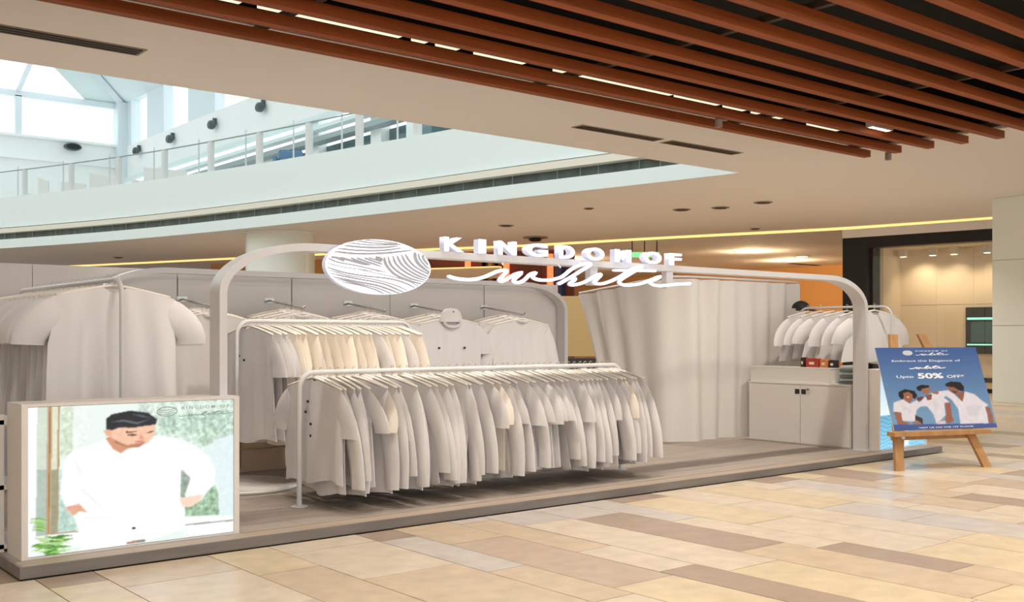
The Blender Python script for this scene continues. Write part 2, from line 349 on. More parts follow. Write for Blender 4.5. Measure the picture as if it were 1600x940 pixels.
POSTER=[
((24,18,20),3,6,[(123,546),(193,510),(280,535),(297,589),(267,632),(245,613),(174,611),(139,635),(118,597)]),
((150,98,78),3,0,[(166,557),(218,542),(254,575),(247,625),(203,685),(160,642)]),
((236,226,220),2,0,[(183,598),(219,602),(204,617)]),
((216,214,224),4,6,[(54,670),(150,630),(205,687),(280,645),(322,704),(257,764),(212,895),(91,893),(107,789),(31,776)]),
((204,203,216),30,4,[(135,710),(217,763),(202,788),(116,760)]),
((150,100,82),3,0,[(36,782),(97,784),(99,884),(166,923),(82,942),(46,931)]),
((160,110,92),3,0,[(190,902),(261,902),(267,944),(197,944)]),
((60,42,44),3,0,[(230,824),(294,866),(280,950),(261,904),(222,882)]),
((22,18,22),3,4,[(308,487),(356,462),(433,470),(435,495),(378,509),(332,536),(308,520)]),
((156,104,84),3,0,[(351,511),(436,490),(439,535),(395,581),(357,565)]),
((90,58,52),3,0,[(286,614),(350,603),(350,654),(289,652)]),
((216,214,226),4,6,[(296,677),(357,616),(440,564),(614,532),(554,621),(596,681),(539,692),(522,836),(456,899),(413,933),(408,820),(367,725),(296,723)]),
((202,202,216),30,4,[(450,618),(471,721),(440,770),(430,669)]),
((130,80,64),3,0,[(373,591),(443,575),(424,643),(382,648)]),
((150,92,74),3,6,[(546,687),(599,686),(584,838),(589,908),(532,931),(498,913),(531,824)]),
((160,100,84),3,0,[(449,549),(522,546),(499,578),(454,575)]),
((24,19,22),3,4,[(598,454),(656,427),(750,436),(776,497),(760,551),(709,532),(653,497),(598,483)]),
((146,94,76),3,0,[(609,493),(674,497),(724,541),(679,573),(625,558)]),
((70,48,42),3,0,[(633,539),(705,550),(668,575)]),
((140,88,70),3,0,[(664,572),(769,551),(756,652),(722,680)]),
((218,216,228),4,6,[(506,545),(613,535),(665,588),(722,680),(771,551),(862,588),(926,678),(972,723),(933,750),(935,838),(923,952),(757,954),(645,949),(662,765),(617,642),(563,598)]),
((204,204,218),36,4,[(742,729),(914,721),(830,860),(749,844)]),
((150,96,78),3,4,[(934,748),(981,759),(985,884),(975,957),(929,945),(939,851)]),
((200,196,205),4,10,[(424,902),(508,899),(505,944),(426,946)]),
((64,88,152),2,0,[(-15,928),(1014,950),(1000,1057),(-20,1014)]),
]

# ================================================================ structure
ATR = [(17.0,7.0),(16.55,10.0),(16.18,12.82),(15.84,15.1),(15.22,18.53),(14.54,22.87),(13.59,28.24),(12.09,34.52),(9.78,41.07),(7.2,47.0),(4.0,53.0)]
COV = [(28.2,4.0),(27.9,9.0),(27.45,13.4),(26.71,17.46),(25.0,22.46),(23.22,28.26),(21.76,31.23),(18.31,39.79),(14.8,48.77),(12.4,54.0),(9.0,60.0)]
def smooth2(pts, k=5): return [(p.x,p.y) for p in catmull([(x,y,0) for x,y in pts], k)]
atr, cov = smooth2(ATR), smooth2(COV)
def at_y(curve, y):
    for (x0,y0),(x1,y1) in zip(curve, curve[1:]):
        if y0 <= y <= y1: return x0+(x1-x0)*(y-y0)/(y1-y0)
    return curve[-1][0]
def curve_frames(curve, z):
    out = []
    for i,(x,y) in enumerate(curve):
        a = curve[max(i-1,0)]; b = curve[min(i+1,len(curve)-1)]; t = Vector((b[0]-a[0], b[1]-a[1], 0)).normalized()
        out.append(((x,y,z), (t.y,-t.x,0), (0,0,1)))      # u points away from the atrium (+X side)
    return out
fl = struct(MB().box(-14,46,-8,64,-.16,-.012).build('floor', M['joint']))
# --- stone floor tiles, each its own piece
cols = {'cream':(225,208,186),'sand':(214,192,164),'grey':(210,200,191),'taupe':(178,156,138),'straw':(224,204,170),'rose':(202,179,158)}
TM = {k:mat('stone_'+k, v, .30, var=.20, scale=(6,6,6), spec=.4) for k,v in cols.items()}
rt = random.Random(11)
ca, sa = math.cos(CAM_ANGLE), math.sin(CAM_ANGLE)
def pix(X,Y,Z=0):
    d = X*ca+Y*sa; l = X*sa-Y*ca
    return (800+1640*l/d, 522-1640*(Z-1.55)/d, d) if d > .3 else None
tiles = []; x = -1.52
widths = [.44,.36,.6,.5,.46,.34,.40,.54,.36,.64,.44,.38]; wi = 0
xs = [-3.0,-2.3,-1.9,-1.2,-.8,0,.42,.86,1.5,1.88,2.24,3.02,3.48,4.22,4.555]
while xs[-1] < 27: xs.append(xs[-1]+rt.choice(widths))
order = ['cream']*7+['sand']*4+['grey']*4+['taupe']*2+['straw']*3+['rose']*2
for xa, xb in zip(xs, xs[1:]):
    y = -2.5-rt.random()
    last = None
    while y < 13.5:
        L_ = rt.choice([.8,1.0,1.3,1.4,1.7,2.1]); k = rt.choice(order)
        if k == last and k in ('taupe','rose'): k = 'cream'
        last = k; ya, yb = y, y+L_; y = yb
        if xa > 1.7 and xb < 13.3 and ya > 7.2: continue
        if xa < 13.1 and xb > 1.8 and yb > 7.05 and ya < 7.05: yb = 7.05
        elif xa < 13.1 and xb > 1.8 and ya >= 7.05 : continue
        ps = [pix(*q) for q in ((xa,ya),(xb,ya),(xb,yb),(xa,yb))]
        if any(p is None for p in ps): continue
        u0,u1 = min(p[0] for p in ps), max(p[0] for p in ps); v0,v1 = min(p[1] for p in ps), max(p[1] for p in ps)
        if u1 < -60 or u0 > 1660 or v0 > 980: continue
        ar = abs(sum(ps[i][0]*ps[(i+1)%4][1]-ps[(i+1)%4][0]*ps[i][1] for i in range(4)))/2
        ar *= max(0,min(u1,1600)-max(u0,0))/(u1-u0+1e-6)
        tiles.append((ar,xa,xb,ya,yb,k))
tiles.sort(reverse=True)
G = .004
rest = MB(); kk = list(TM)
for i,(ar,xa,xb,ya,yb,k) in enumerate(tiles):
    if i < 298:
        MB().box(xa+G,xb-G,ya+G,yb-G,-.012,rt.uniform(-.0008,.0008)).build('floor_tile', TM[k], fl)
    else: rest.box(xa+G,xb-G,ya+G,yb-G,-.012,0,kk.index(k))
if rest.f:
    o = rest.build('far_floor_tiles', [TM[k] for k in kk], fl); o['kind'] = 'stuff'
# --- ceiling: strip between slats and atrium, left side, right side, ring between atrium and cove
Z = 4.65
cb = MB().box(-13,16.178,9.79,12.82,Z,4.7).box(-13,-4,-9,9.79,Z,4.7).box(15.72,28.4,-9,9.79,Z,4.7).box(16.178,28.4,9.79,9.95,Z,4.7).box(-4,15.72,-9,3.6,Z,4.7)
struct(MB().box(-13.2,-13,-9,64,0,13.5).build('wall_left', M['shop'])); struct(MB().box(28.2,28.4,-9,6,0,5.0).build('wall_right', M['shop']))
struct(cb.build('ceiling', M['ceiling']))
ring = MB(); n = len(atr); vs = []
# drop the curve points in front of the near edge
A2 = [(16.18,12.82)]+[p for p in atr if p[1] > 12.83]; C2 = [p for p in cov if p[1] >= 8.9]
def resample(c, n):
    d = [0]
    for a,b in zip(c,c[1:]): d.append(d[-1]+math.dist(a,b))
    out = []
    for i in range(n):
        t = d[-1]*i/(n-1); j = 0
        while j < len(c)-2 and d[j+1] < t: j += 1
        f = (t-d[j])/(d[j+1]-d[j]); out.append((c[j][0]+(c[j+1][0]-c[j][0])*f, c[j][1]+(c[j+1][1]-c[j][1])*f))
    return out
A3, C3 = resample(A2,48), resample([(27.9,9.95)]+[p for p in C2 if p[1] > 9.96],48)
for z0 in (Z,):
    a = [(x,y,Z) for x,y in A3]; c = [(x,y,Z) for x,y in C3]
    ring.add(a+c, [(i,i+1,48+i+1,48+i) for i in range(47)])
    ring.add([(16.18,12.82,Z),(27.9,9.95,Z),(16.18,9.95,Z)], [(0,1,2)])
struct(ring.build('ceiling', M['ceiling']))
low = MB(); far = [(x+22,y+4) for x,y in C3]
low.add([(x,y,Z-.075) for x,y in C3]+[(x,y,Z-.075) for x,y in far], [(i,i+1,49+i-0,48+i) for i in range(47)])
struct(low.build('ceiling', M['ceiling']))
cv = MB().sweep(curve_frames(C3, Z-.075), [(0,0),(0,.078)], False); struct(cv.build('trim_1', M['cove']))
# --- recess above the slats
rb = MB().box(-4.1,16.1,3.5,10.2,5.6,5.7).box(-4.15,-4.1,3.5,10.2,4.7,5.6).box(16.1,16.15,3.5,10.2,4.7,5.6).box(-4.1,16.1,3.45,3.5,4.7,5.6).box(-4.1,16.1,10.2,10.25,4.7,5.6)
struct(rb.build('ceiling', M['void']))
sl = thing('slat_ceiling','brown wooden slats hung in parallel rows under a black ceiling recess','ceiling slats',(6,6.7,4.5))
for i in range(11):
    y = 9.71-.55*i; e = 15.6+.012*i
    MB().box(-4-6,e-6,y-.062-6.7,y+.062-6.7,-.02,.09).build('slat', M['slat'], sl)
for x in (1,4.7,8.4,12.1,15.2):       # carrier rails above the slats
    MB().box(x-6,x+.07-6,3.7-6.7,9.9-6.7,.092,.16).build('carrier_rail', M['vent'], sl)
segs = [(2.2,4.55),(4.75,6.45),(6.62,6.8),(6.95,7.25),(7.5,8.25),(8.75,10.9),(11.0,11.9),(12.05,12.5),(12.7,13.4),(14.1,14.9)]
for i,(a,b) in enumerate(segs):
    t = thing('linear_lamp', 'white strip lamp glowing between the front slats, %s from the left' % ordinal(i+1), 'lamp', ((a+b)/2,9.8,4.85), 0, 'strip lamps above the slats')
    h = (b-a)/2
    MB().box(-h,h,-.05,.05,0,.03).build('diffuser', M['strip'], t); MB().box(-h,h,-.06,.06,.03,.1).build('housing', M['black'], t)
for j,(x,y) in enumerate(((4.05,8.1),(13.9,8.45))):
    t = thing('linear_spot_fixture', ['white linear spotlight with five lit cells between slats at upper left','white linear spotlight with cells between slats at the right end'][j], 'lamp', (x,y,4.55))
    MB().box(-.27,.27,-.06,.06,0,.10).build('housing', M['white'], t)
    for k in range(5): MB().box(-.23+.1*k,-.17+.1*k,-.035,.035,-.006,.0).build('cell', M['lampglow'], t)
for j,x in enumerate((11.3, 15.55)):
    t = thing('track_spotlight', ['small dark spotlight below the front slats near the ceiling vents','small grey spotlight under the right ends of the slats'][j], 'lamp', (x,9.3,4.38))
    MB().cyl((0,0,0),.05,.12,16,bevel=.1).build('head', M['ventframe'], t, True, 40); MB().box(-.02,.02,-.02,.02,.12,.22).build('stem', M['vent'], t)
def vent(x0,x1,label,ya=11.35,yb=11.66):
    t = thing('ceiling_vent', label, 'vent', ((x0+x1)/2,(ya+yb)/2,Z)); h = (x1-x0)/2; q = (yb-ya)/2
    MB().box(-h,h,-q,q,-.008,.0).build('frame', M['ventframe'], t)
    MB().box(-h+.04,h-.04,-q+.03,q-.03,-.012,-.006).build('opening', M['vent'], t)
    for k in range(3):
        yy = -q+.07+k*(2*q-.14)/2
        MB().box(-h+.04,h-.04,yy-.012,yy+.012,-.018,-.012).build('louvre', M['black'], t)
vent(-2.2,4.19,'long dark slot vent in the ceiling above the atrium window, at the left')
vent(10.66,12.44,'dark slot vent in the ceiling, left one of the close pair',11.33,11.58); vent(12.62,14.42,'dark slot vent in the ceiling, right one of the close pair',11.33,11.6)
# --- atrium edge: stacked curved bands
atr_seen = [(16.18,12.82)]+[q for q in atr if q[1] > 12.83]
FR = lambda z: curve_frames(atr_seen, z)
struct(MB().sweep(FR(4.652), [(0,0),(.6,0),(.6,.318),(0,.318)]).build('trim_2', M['atrium'], None, True, 30))
struct(MB().sweep(FR(4.97), [(.22,0),(.6,0),(.6,.23),(.22,.23)]).build('trim_3', M['band'], None, True, 30))
struct(MB().sweep(FR(5.2), [(-.04,0),(.6,0),(.6,.2),(-.04,.16)]).build('trim_4', M['cream'], None, True, 30))
struct(MB().sweep(FR(5.4), [(.05,0),(.6,0),(.6,1.1),(.05,1.1)]).build('wall_front', M['atrium'], None, True, 30))
bandm = MB()
rbv = random.Random(8); y = 12.9
while y < 46:
    y += rbv.uniform(.4,1.3); x = at_y(atr,y); bandm.box(x+.2,x+.23,y,y+.02,4.97,5.2)
o = struct(bandm.build('trim_5', M['greyline']))
# upper deck
up = MB(); dk = [(x+.3,y) for x,y in atr if y > 8]; m_ = len(dk)
up.add([(x,y,6.42) for x,y in dk]+[(20.2,y,6.42) for x,y in dk], [(i,i+1,m_+i+1,m_+i) for i in range(m_-1)])
struct(up.build('floor', M['pale']))
# right atrium wall X=20 with horizontal bulkheads and shop glazing, clerestory piers
wr = MB().box(20,20.3,8,58,9.95,11.75).box(20,20.3,8,58,6.42,7.0)
for k,y in enumerate((9.5,14,18.5,23,27.5,32,36.5)): wr.box(20,20.4,y-.35,y+.35,6.42,9.95)
struct(wr.build('wall_right', M['upper']))
for i,(z0,z1) in enumerate(((9.8,9.95),(9.35,9.5),(8.85,9.05))):
    struct(MB().box(19.75-.1*i,20.05,8,58,z0,z1).build('trim_%d'%(6+i), M['greyline'] if i == 2 else M['atrium']))
struct(MB().box(20.35,20.45,8,40,7.0,8.85).build('window_1', M['teal']))
struct(MB().box(20.1,20.2,40,58,6.42,8.9).build('wall_right', M['upper']))
pr = MB()
for a,b in ((9,12),(15.5,18),(21.5,24),(27,29.5),(33,35.5),(39.5,42),(45.8,48.9),(52.0,54.3),(56.6,57.7)): pr.box(20,20.5,a,b,11.75,14.2)
pr.box(20,20.5,8,57.7,14.2,14.5); struct(pr.build('wall_right', M['pale']))
wn = MB().box(20.3,20.33,8,57.7,11.75,14.2); struct(wn.build('window_2', M['skyglass']))
# far atrium wall with clerestory
struct(MB().box(-16,20,57.7,58,5,11.75).box(-16,20,57.5,57.75,10.55,10.66).box(-16,20.3,57.45,57.8,11.68,11.8).build('wall_back', M['upper']))
fw = MB().box(-16,20,57.6,57.9,13.75,14.05)
for x_ in (-12.4,-7,-1.6,3.8,9.2,14.6): fw.box(x_-.16,x_+.16,57.6,57.9,11.75,13.8)
struct(fw.build('window_3', M['pale'])); struct(MB().box(-16,20,57.74,57.77,11.75,13.8).build('window_4', M['skyglass']))
cb2 = MB().box(19.5,20.4,57.2,58.0,6.42,14.1).box(19.62,19.66,57.16,57.2,6.42,14.1); struct(cb2.build('wall_corner', M['pale']))
# roof slopes and hip beam
kz = .44
def rp(x,y,off): return (x,y,14.05+off)
rf = MB()
rf.add([(20,57.7,14.05),(17.9,57.7,14.05),(-2.1,37.7,14.05+20*kz),(0,37.7,14.05+20*kz)],[(0,1,2,3)])
rf.add([(20,57.7,14.1),(20,37.7,14.1),(20,20,14.1),(8,20,14.1+12*kz),(8,45.7,14.1+12*kz)],[(0,1,2,3,4)])
struct(rf.build('ceiling', M['atrium']))
hb = MB().tube([(20,57.7,13.95),(8,45.7,13.95+12*kz)],.22,4); struct(hb.build('trim_9', M['pale']))
ra = MB()
for x_ in (-7,-1.6,3.8,9.2,14.6): ra.tube([(x_,57.7,14.0),(x_,57.7-min(16,20-x_),14.0+min(16,20-x_)*kz)],.13,4)
for q in (3.5,7.5): ra.tube([(-14,57.7-q,14.0+q*kz),(17.9-q,57.7-q,14.0+q*kz)],.1,4)
struct(ra.build('trim_10', M['pale']))
struct(MB().add([(17.9,57.7,14.07),(-14,57.7,14.07),(-14,41.7,14.07+16*kz),(1.9,41.7,14.07+16*kz)],[(0,1,2,3)]).build('window_5', M['skyglass']))
# floodlights on the walls
fls = [((19.9,40.7,11.28),'grey round floodlight on the white atrium wall just under the ceiling edge'),((19.9,45.6,11.3),'grey round floodlight on the white atrium wall left of the wide window pier'),((19.9,50.6,11.37),'grey round floodlight on the white atrium wall, small one halfway to the corner'),((19.9,55.2,11.4),'grey round floodlight on the white atrium wall nearest the corner column')]
for p,lb in fls:
    t = thing('floodlight', lb, 'lamp', p, 0, 'floodlights along the atrium wall')
    MB().cyl((-.25,0,-.22),.28,.2,20,'x',.2,bevel=.1).build('housing', M['lamp'], t, True, 40)
    MB().cyl((-.27,0,-.22),.19,.03,20,'x',.13).build('lens', M['black'], t); MB().box(-.08,.08,-.05,.05,-.2,.1).build('bracket', M['lamp'], t)
t = thing('floodlight','dark oval floodlight on the far wall below the large clerestory window','lamp',(17.2,57.5,11.46),0,'floodlights along the atrium wall')
MB().cyl((0,-.25,-.05),.45,.25,24,'y',.2,bevel=.1).build('housing', M['lamp'], t, True, 40); MB().cyl((0,-.28,-.05),.34,.03,24,'y',.14).build('lens', M['black'], t)
# balustrade
bl = thing('glass_balustrade','glass balustrade with white posts and thin handrail along the curved upper floor','balustrade',(14.0,26.0,6.5))
ys = [17.4,19.7,21.9,24.1,26.2,28.4,30.7,33.0,35.3,37.7,40.1,42.5]
for i,y in enumerate(ys):
    x_ = at_y(atr,y)+.22
    MB().box(x_-.07-14,x_+.07-14,y-.1-26,y+.1-26,-.02,.93).build('post', M['post'], bl)
    MB().box(x_-.02-14,x_+.02-14,y+.9-26,y+.93-26,-.02,1.15).build('panel_clamp', M['post'], bl)
    if i+1 < len(ys):
        y2 = ys[i+1]; x2 = at_y(atr,y2)+.22
        MB().add([(x_-14,y+.12-26,0),(x2-14,y2-.12-26,0),(x2-14,y2-.12-26,.9),(x_-14,y+.12-26,.9)],[(0,1,2,3)]).build('glass_pane', M['balglass'], bl)
MB().tube([(at_y(atr,y)+.22-14,y-26,.95) for y in np.linspace(14,44,50)],.022,6).build('handrail', M['greyline'], bl)
# white panels, chair and pillar on the upper floor
def view_box(name,u0,u1,d,z0,z1,th,m,label,cat,group=None):
    f = Vector((ca,sa,0)); r = Vector((sa,-ca,0)); c = f*d+r*((u0+u1)/2-800)/1640*d; h = (u1-u0)/2*d/1640
    t = thing(name,label,cat,(c.x,c.y,z0),math.atan2(r.y,r.x),group)
    return t,h,z1-z0
wp = [(225,292,36.5,7.35,'white display panel on the upper floor, widest one nearest the first post'),(140,193,37.5,7.3,'white display panel on the upper floor, second widest'),(96,134,38.5,7.15,'white display panel on the upper floor, middle one of the left group'),(60,76,39.5,7.45,'tall narrow white display panel on the upper floor'),(42,60,40.5,7.0,'narrow low white display panel on the upper floor'),(206,221,36.5,6.95,'small white display panel on the upper floor beside the widest')]
for u0,u1,d,z1,lb in wp:
    t,h,hh = view_box('presentation_board',u0,u1,d,6.42,z1,.06,None,lb,'panel','white panels on the upper floor')
    MB().add([(-h,-.03,0),(h,-.03,0),(h,-.03,hh*.86),(-h,-.03,hh),(-h,.03,0),(h,.03,0),(h,.03,hh*.86),(-h,.03,hh)],[(0,1,2,3),(7,6,5,4),(0,4,5,1),(1,5,6,2),(2,6,7,3),(3,7,4,0)]).build('board', M['white'], t)
    MB().box(-h,h,-.15,.15,0,.03).build('foot', M['post'], t)
t,h,hh = view_box('armchair',432,470,31.8,6.42,7.0,.5,None,'blue upholstered armchair behind the glass of the upper floor','chair')
MB().bev(-h,h,-.3,.3,.15,.35,.04).build('seat', M['bluef'], t, True, 40); MB().bev(-h,h,.2,.34,.2,.75,.05).build('backrest', M['bluef'], t, True, 40)
for sx in (-1,1): MB().bev(sx*h-.05,sx*h+.05,-.3,.3,.1,.5,.03).build('armrest', M['bluef'], t)
for sx in (-1,1):
    for sy in (-1,1): MB().box(sx*(h-.06)-.02,sx*(h-.06)+.02,sy*.24-.02,sy*.24+.02,0,.15).build('leg', M['black'], t)
t = thing('glazed_pillar','teal glazed pillar with white edge on the upper floor','pillar',(18.6,26.2,6.42))
MB().box(-.45,.45,-.3,.5,0,5).build('glass_core', M['teal'], t); MB().box(-.5,.3,.5,1.0,0,5).build('white_edge', M['atrium'], t)
# round ground-floor column
t = thing('round_column','round pale column rising behind the back wall of the kiosk','column',(14.95,29.4,0))
MB().cyl((0,0,0),1.04,4.65,48).build('shaft', M['colm'], t, True, 40); MB().cyl((0,0,4.6),1.1,.045,48).build('collar', M['ceiling'], t, True, 40)
# square clad column at the right
t = thing('clad_column','pale clad square column at the right edge, full height','column',(23.7,11.57,0))
MB().box(.02,1.98,-2.6,-.02,0,4.65).build('core', M['colj'], t)
zz = [0.0,1.75,3.235,4.65]
for a,b in zip(zz,zz[1:]):
    for ya,yb in ((-.9,0),(-1.8,-.91),(-2.62,-1.81)):
        MB().box(0,.05,ya,yb-.006,a+.004,b-.006).build('panel', M['colm'], t)
    for xa,xb in ((0.052,1.0),(1.006,2.0)): MB().box(xa,xb,-.05,0,a+.004,b-.006).build('panel', M['colm'], t)
# corridor behind, orange lit
struct(MB().box(40,40.2,4,62,0,4.6).build('wall_back', M['orange']))
# shop row following the cove curve, only its upper part shows over the kiosk
row = [(x+.9,y+.25) for x,y in COV if 26 < y < 50]
row = [(25.1,25.2)]+row
fr_ = []
shop = thing('shop_row','row of lit shop fronts with brown battens and orange neon tubes behind the kiosk','shop',(22.6,31.0,0))
def rowpt(s):      # s = 0..1 along the row
    k = resample(row, 101); i = min(100,max(0,int(round(s*100)))); return k[i]
def rowbox(s0,s1,z0,z1,off,th,name,m):
    a,b = rowpt(s0),rowpt(s1); t_ = Vector((b[0]-a[0],b[1]-a[1],0)); nn = Vector((t_.y,-t_.x,0)).normalized()
    P = Vector((a[0]-22.6,a[1]-31.0,z0))+nn*off
    return MB().obox(P,t_,nn*th,(0,0,z1-z0)).build(name,m,shop)
def u_of(s): p = rowpt(s); q = pix(p[0],p[1]); return q[0]
def s_of(u):
    return min((abs(u_of(i/100)-u),i/100) for i in range(101))[1]
for (u0,u1,z0,z1,off,nm,m) in ((900,760,0,4.5,0,'batten_wall',M['brown']),(760,665,0,4.5,0,'dark_wall',M['brown']),(665,530,0,4.5,0,'lit_wall',M['shop']),(530,330,0,4.5,0,'lit_wall',M['orange'])):
    rowbox(s_of(u0),s_of(u1),z0,z1,off,.1,nm,m)
for u in range(756,872,6):
    s = s_of(u); a = rowpt(s); MB().box(a[0]-22.6-.09,a[0]-22.6-.0,a[1]-31-.06,a[1]-31+.06,0,4.4).build('batten', M['wood'], shop)
for u in (735,800,862):
    a = rowpt(s_of(u)); MB().cyl((a[0]-22.6-.2,a[1]-31,1.0),.11,3.35,12).build('neon_tube', M['neon'], shop)
rowbox(s_of(786),s_of(672),3.55,3.93,-.5,.3,'lit_beam',M['shop']); rowbox(s_of(786),s_of(672),3.93,3.97,-.52,.32,'beam_light',M['cove'])
a = rowpt(s_of(878)); MB().box(a[0]-22.6-.15,a[0]-22.6,a[1]-31-.2,a[1]-31+.2,0,4.2).build('blue_panel', M['blue'], shop)
# lit shopfront at the right
B0 = Vector((26.75,17.45,0)); A0 = Vector((27.3,13.2,0)); tt = (A0-B0).normalized(); nn = Vector((-tt.y,tt.x,0)); nn = nn if nn.x > 0 else -nn
sf = thing('shopfront','black framed shopfront with cream lit interior between kiosk and clad column','shop',(26.75,17.45,0))
def sbox(s0,s1,d0,d1,z0,z1,name,m,par=sf): return MB().obox(tt*s0+nn*d0+Vector((0,0,z0)), tt*(s1-s0), nn*(d1-d0), (0,0,z1-z0)).build(name,m,par)
sbox(0,.72,0,.5,0,4.33,'left_jamb',M['black']); sbox(.72,7.5,0,.5,4.02,4.33,'header',M['black']); sbox(-.0,7.5,-.02,.5,4.33,4.575,'bulkhead',M['ceiling']); sbox(.72,7.5,.02,.3,0,.1,'sill',M['black'])
for a,b in ((.73,3.9),(3.92,7.4)): sbox(a,b,.2,.22,.1,4.02,'glass_pane',M['shopglass'])
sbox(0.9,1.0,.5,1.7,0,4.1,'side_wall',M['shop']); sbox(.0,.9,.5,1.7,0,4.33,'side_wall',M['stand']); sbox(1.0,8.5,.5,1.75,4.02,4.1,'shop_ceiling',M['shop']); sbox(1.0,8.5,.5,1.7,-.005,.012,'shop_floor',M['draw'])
sbox(.9,8.5,1.75,1.9,0,4.1,'back_wall',M['colj'])
for i in range(7):
    for a,b in ((0,1.1),(1.1,2.4),(2.4,4.02)):
        sbox(1.0+1.05*i,2.045+1.05*i,1.7,1.75,a+.004,b-.006,'wall_panel',M['shop'])
sbox(2.9,6.0,1.62,1.70,1.0,2.31,'niche',M['black']); sbox(2.95,6,1.58,1.62,1.96,2.02,'glow_shelf',M['tealglow']); sbox(2.95,6,1.58,1.62,1.24,1.28,'glow_shelf',M['tealglow']); sbox(3.05,6,1.6,1.62,1.32,1.9,'niche_glass',M['teal'])
sbox(1.0,8.0,1.66,1.70,.2,.33,'dark_skirting',M['black'])
for s in (1.25,2.1,2.7,3.6):
    sbox(s-.1,s+.1,1.2,1.38,3.80,4.02,'track_lamp',M['white']); sbox(s-.07,s+.07,1.23,1.35,3.79,3.80,'lamp_lens',M['lampglow'])
# small ceiling fittings
def downlight(x,y,z,label,lit=False,r=.22):
    t = thing('ceiling_downlight', label, 'light', (x,y,z), 0, 'small round ceiling fittings')
    MB().cyl((0,0,-.015),r,.015,20).build('ring', M['ventframe'], t, True, 40); MB().cyl((0,0,-.03),r*.7,.015,20).build('lens', M['warmglow'] if lit else M['vent'], t)
downlight(17.84,18.74,Z,'dark round ceiling fitting nearest below the atrium edge',r=.13)
downlight(20.23,16.6,Z,'dark oval ceiling fitting, left of two above the right end of the curtain'); downlight(20.2,15.3,Z,'dark oval ceiling fitting, right of two above the right end of the curtain')
downlight(25.07,19.28,Z,'dark round ceiling fitting just above the cove light line',r=.15); downlight(18.84,23.2,Z,'faint round ceiling fitting above the letter G'); downlight(19.8,17.47,Z,'faint round ceiling fitting left of the two dark ovals')
downlight(30.9,24.4,Z-.075,'lit round downlight in the orange lit corridor, left one',True,.3); downlight(34.5,24.3,Z-.075,'lit round downlight in the orange lit corridor, right one',True,.3); downlight(14.6,42.8,Z,'small dark ceiling fitting left of the round column',r=.2)
t = thing('ceiling_camera','small dark dome camera on the ceiling above the letter G','camera',(21.8,25.37,Z)); MB().cyl((0,0,-.04),.4,.04,20).build('base', M['ventframe'], t, True, 40); MB().cyl((0,0,-.14),.22,.1,20,bevel=.3).build('dome', M['black'], t, True, 60)
t = thing('ceiling_slot','thin dark slot diffuser in the orange lit corridor ceiling','vent',(38.5,27.0,Z-.08)); MB().box(-1.0,1.0,-.15,.15,-.02,0).build('slot', M['vent'], t)
t = thing('exit_sign','green exit sign hanging on thin rods behind the white letters','sign',(24.9,23.55,4.04))
t.rotation_euler = (0,0,CAM_ANGLE-math.pi/2)
MB().box(-.48,.48,-.03,.03,0,.17).build('panel', M['green'], t)
for x_ in (-.4,.0,.4): MB().cyl((x_,0,.17),.02,.365,8).build('rod', M['vent'], t)
# ================================================================ kiosk
pf = thing('kiosk_platform','low grey wooden platform carrying the whole white clothing kiosk','platform',(1.8,7.07,0))
X0,X1,Y0,Y1 = 1.8,13.12,7.07,11.5
W_,D_ = X1-X0, Y1-Y0
MB().box(.02,W_-.02,.02,D_,0,.055).build('base', M['edge'], pf)
MB().box(0,W_,0,.02,.006,.08).build('front_fascia', M['edge'], pf); MB().box(0,.02,.02,D_,.006,.08).build('side_fascia', M['edge'], pf); MB().box(W_-.02,W_,.02,D_,.006,.08).build('side_fascia', M['edge'], pf)
MB().box(.02,W_-.02,.02,.19,.055,.0805).build('edge_board', M['edgetop'], pf)
rd = random.Random(5); y = .205
while y < D_-.02:
    b = min(y+.3, D_); x = .02; first = rd.uniform(1.2,2.6)
    while x < W_-.02:
        xe = min(x+first, W_-.02); first = 2.6
        MB().box(x+.0015,xe-.0015,y,b-.004,.055,.08+rd.uniform(-.0006,.0006)).build('deck_board', M['deck'], pf); x = xe
    y = b
PZ = .08
def arch(name, label, xl, xr, ztop, y, rx, rz, wy, th=.06):
    t = thing(name, label, 'frame', (xl,y,PZ)); w_ = xr-xl; h = ztop-PZ; pts = [(0,0)]
    for i in range(13):
        a = math.pi-i*math.pi/24; pts.append((rx+rx*math.cos(a), h-rz+rz*math.sin(a)))
    for i in range(13):
        a = math.pi/2-i*math.pi/24; pts.append((w_-rx+rx*math.cos(a), h-rz+rz*math.sin(a)))
    pts.append((w_,0)); fr = []
    for i,(x,z) in enumerate(pts):
        a = pts[max(i-1,0)]; b = pts[min(i+1,len(pts)-1)]; tx,tz = b[0]-a[0],b[1]-a[1]; l = math.hypot(tx,tz)
        fr.append(((x,0,z),(tz/l,0,-tx/l),(0,1,0)))
    MB().sweep(fr,[(0,0),(th,0),(th,wy),(0,wy)]).build('bar', M['frame'], t, True, 35)
    for x in (0,w_): MB().box(min(x,x+th*(1 if x==0 else -1))-.02,max(x,x+th*(1 if x==0 else -1))+.02,-.02,wy+.02,0,.008).build('foot_plate', M['frame'], t)
    return t
af = arch('kiosk_arch','wide white rounded arch over the front of the kiosk carrying the sign',3.27,11.91,2.268,7.40,.80,.40,.18)
for x in (7.16,8.26): MB().box(x-3.27-.05,x-3.27+.05,.05,.12,2.03-PZ,2.215-PZ).build('sign_bracket', M['frame'], af)
ar = arch('kiosk_arch','white rounded arch standing against the back wall panels of the kiosk',3.57,10.17,2.272,11.12,.78,.38,.16)
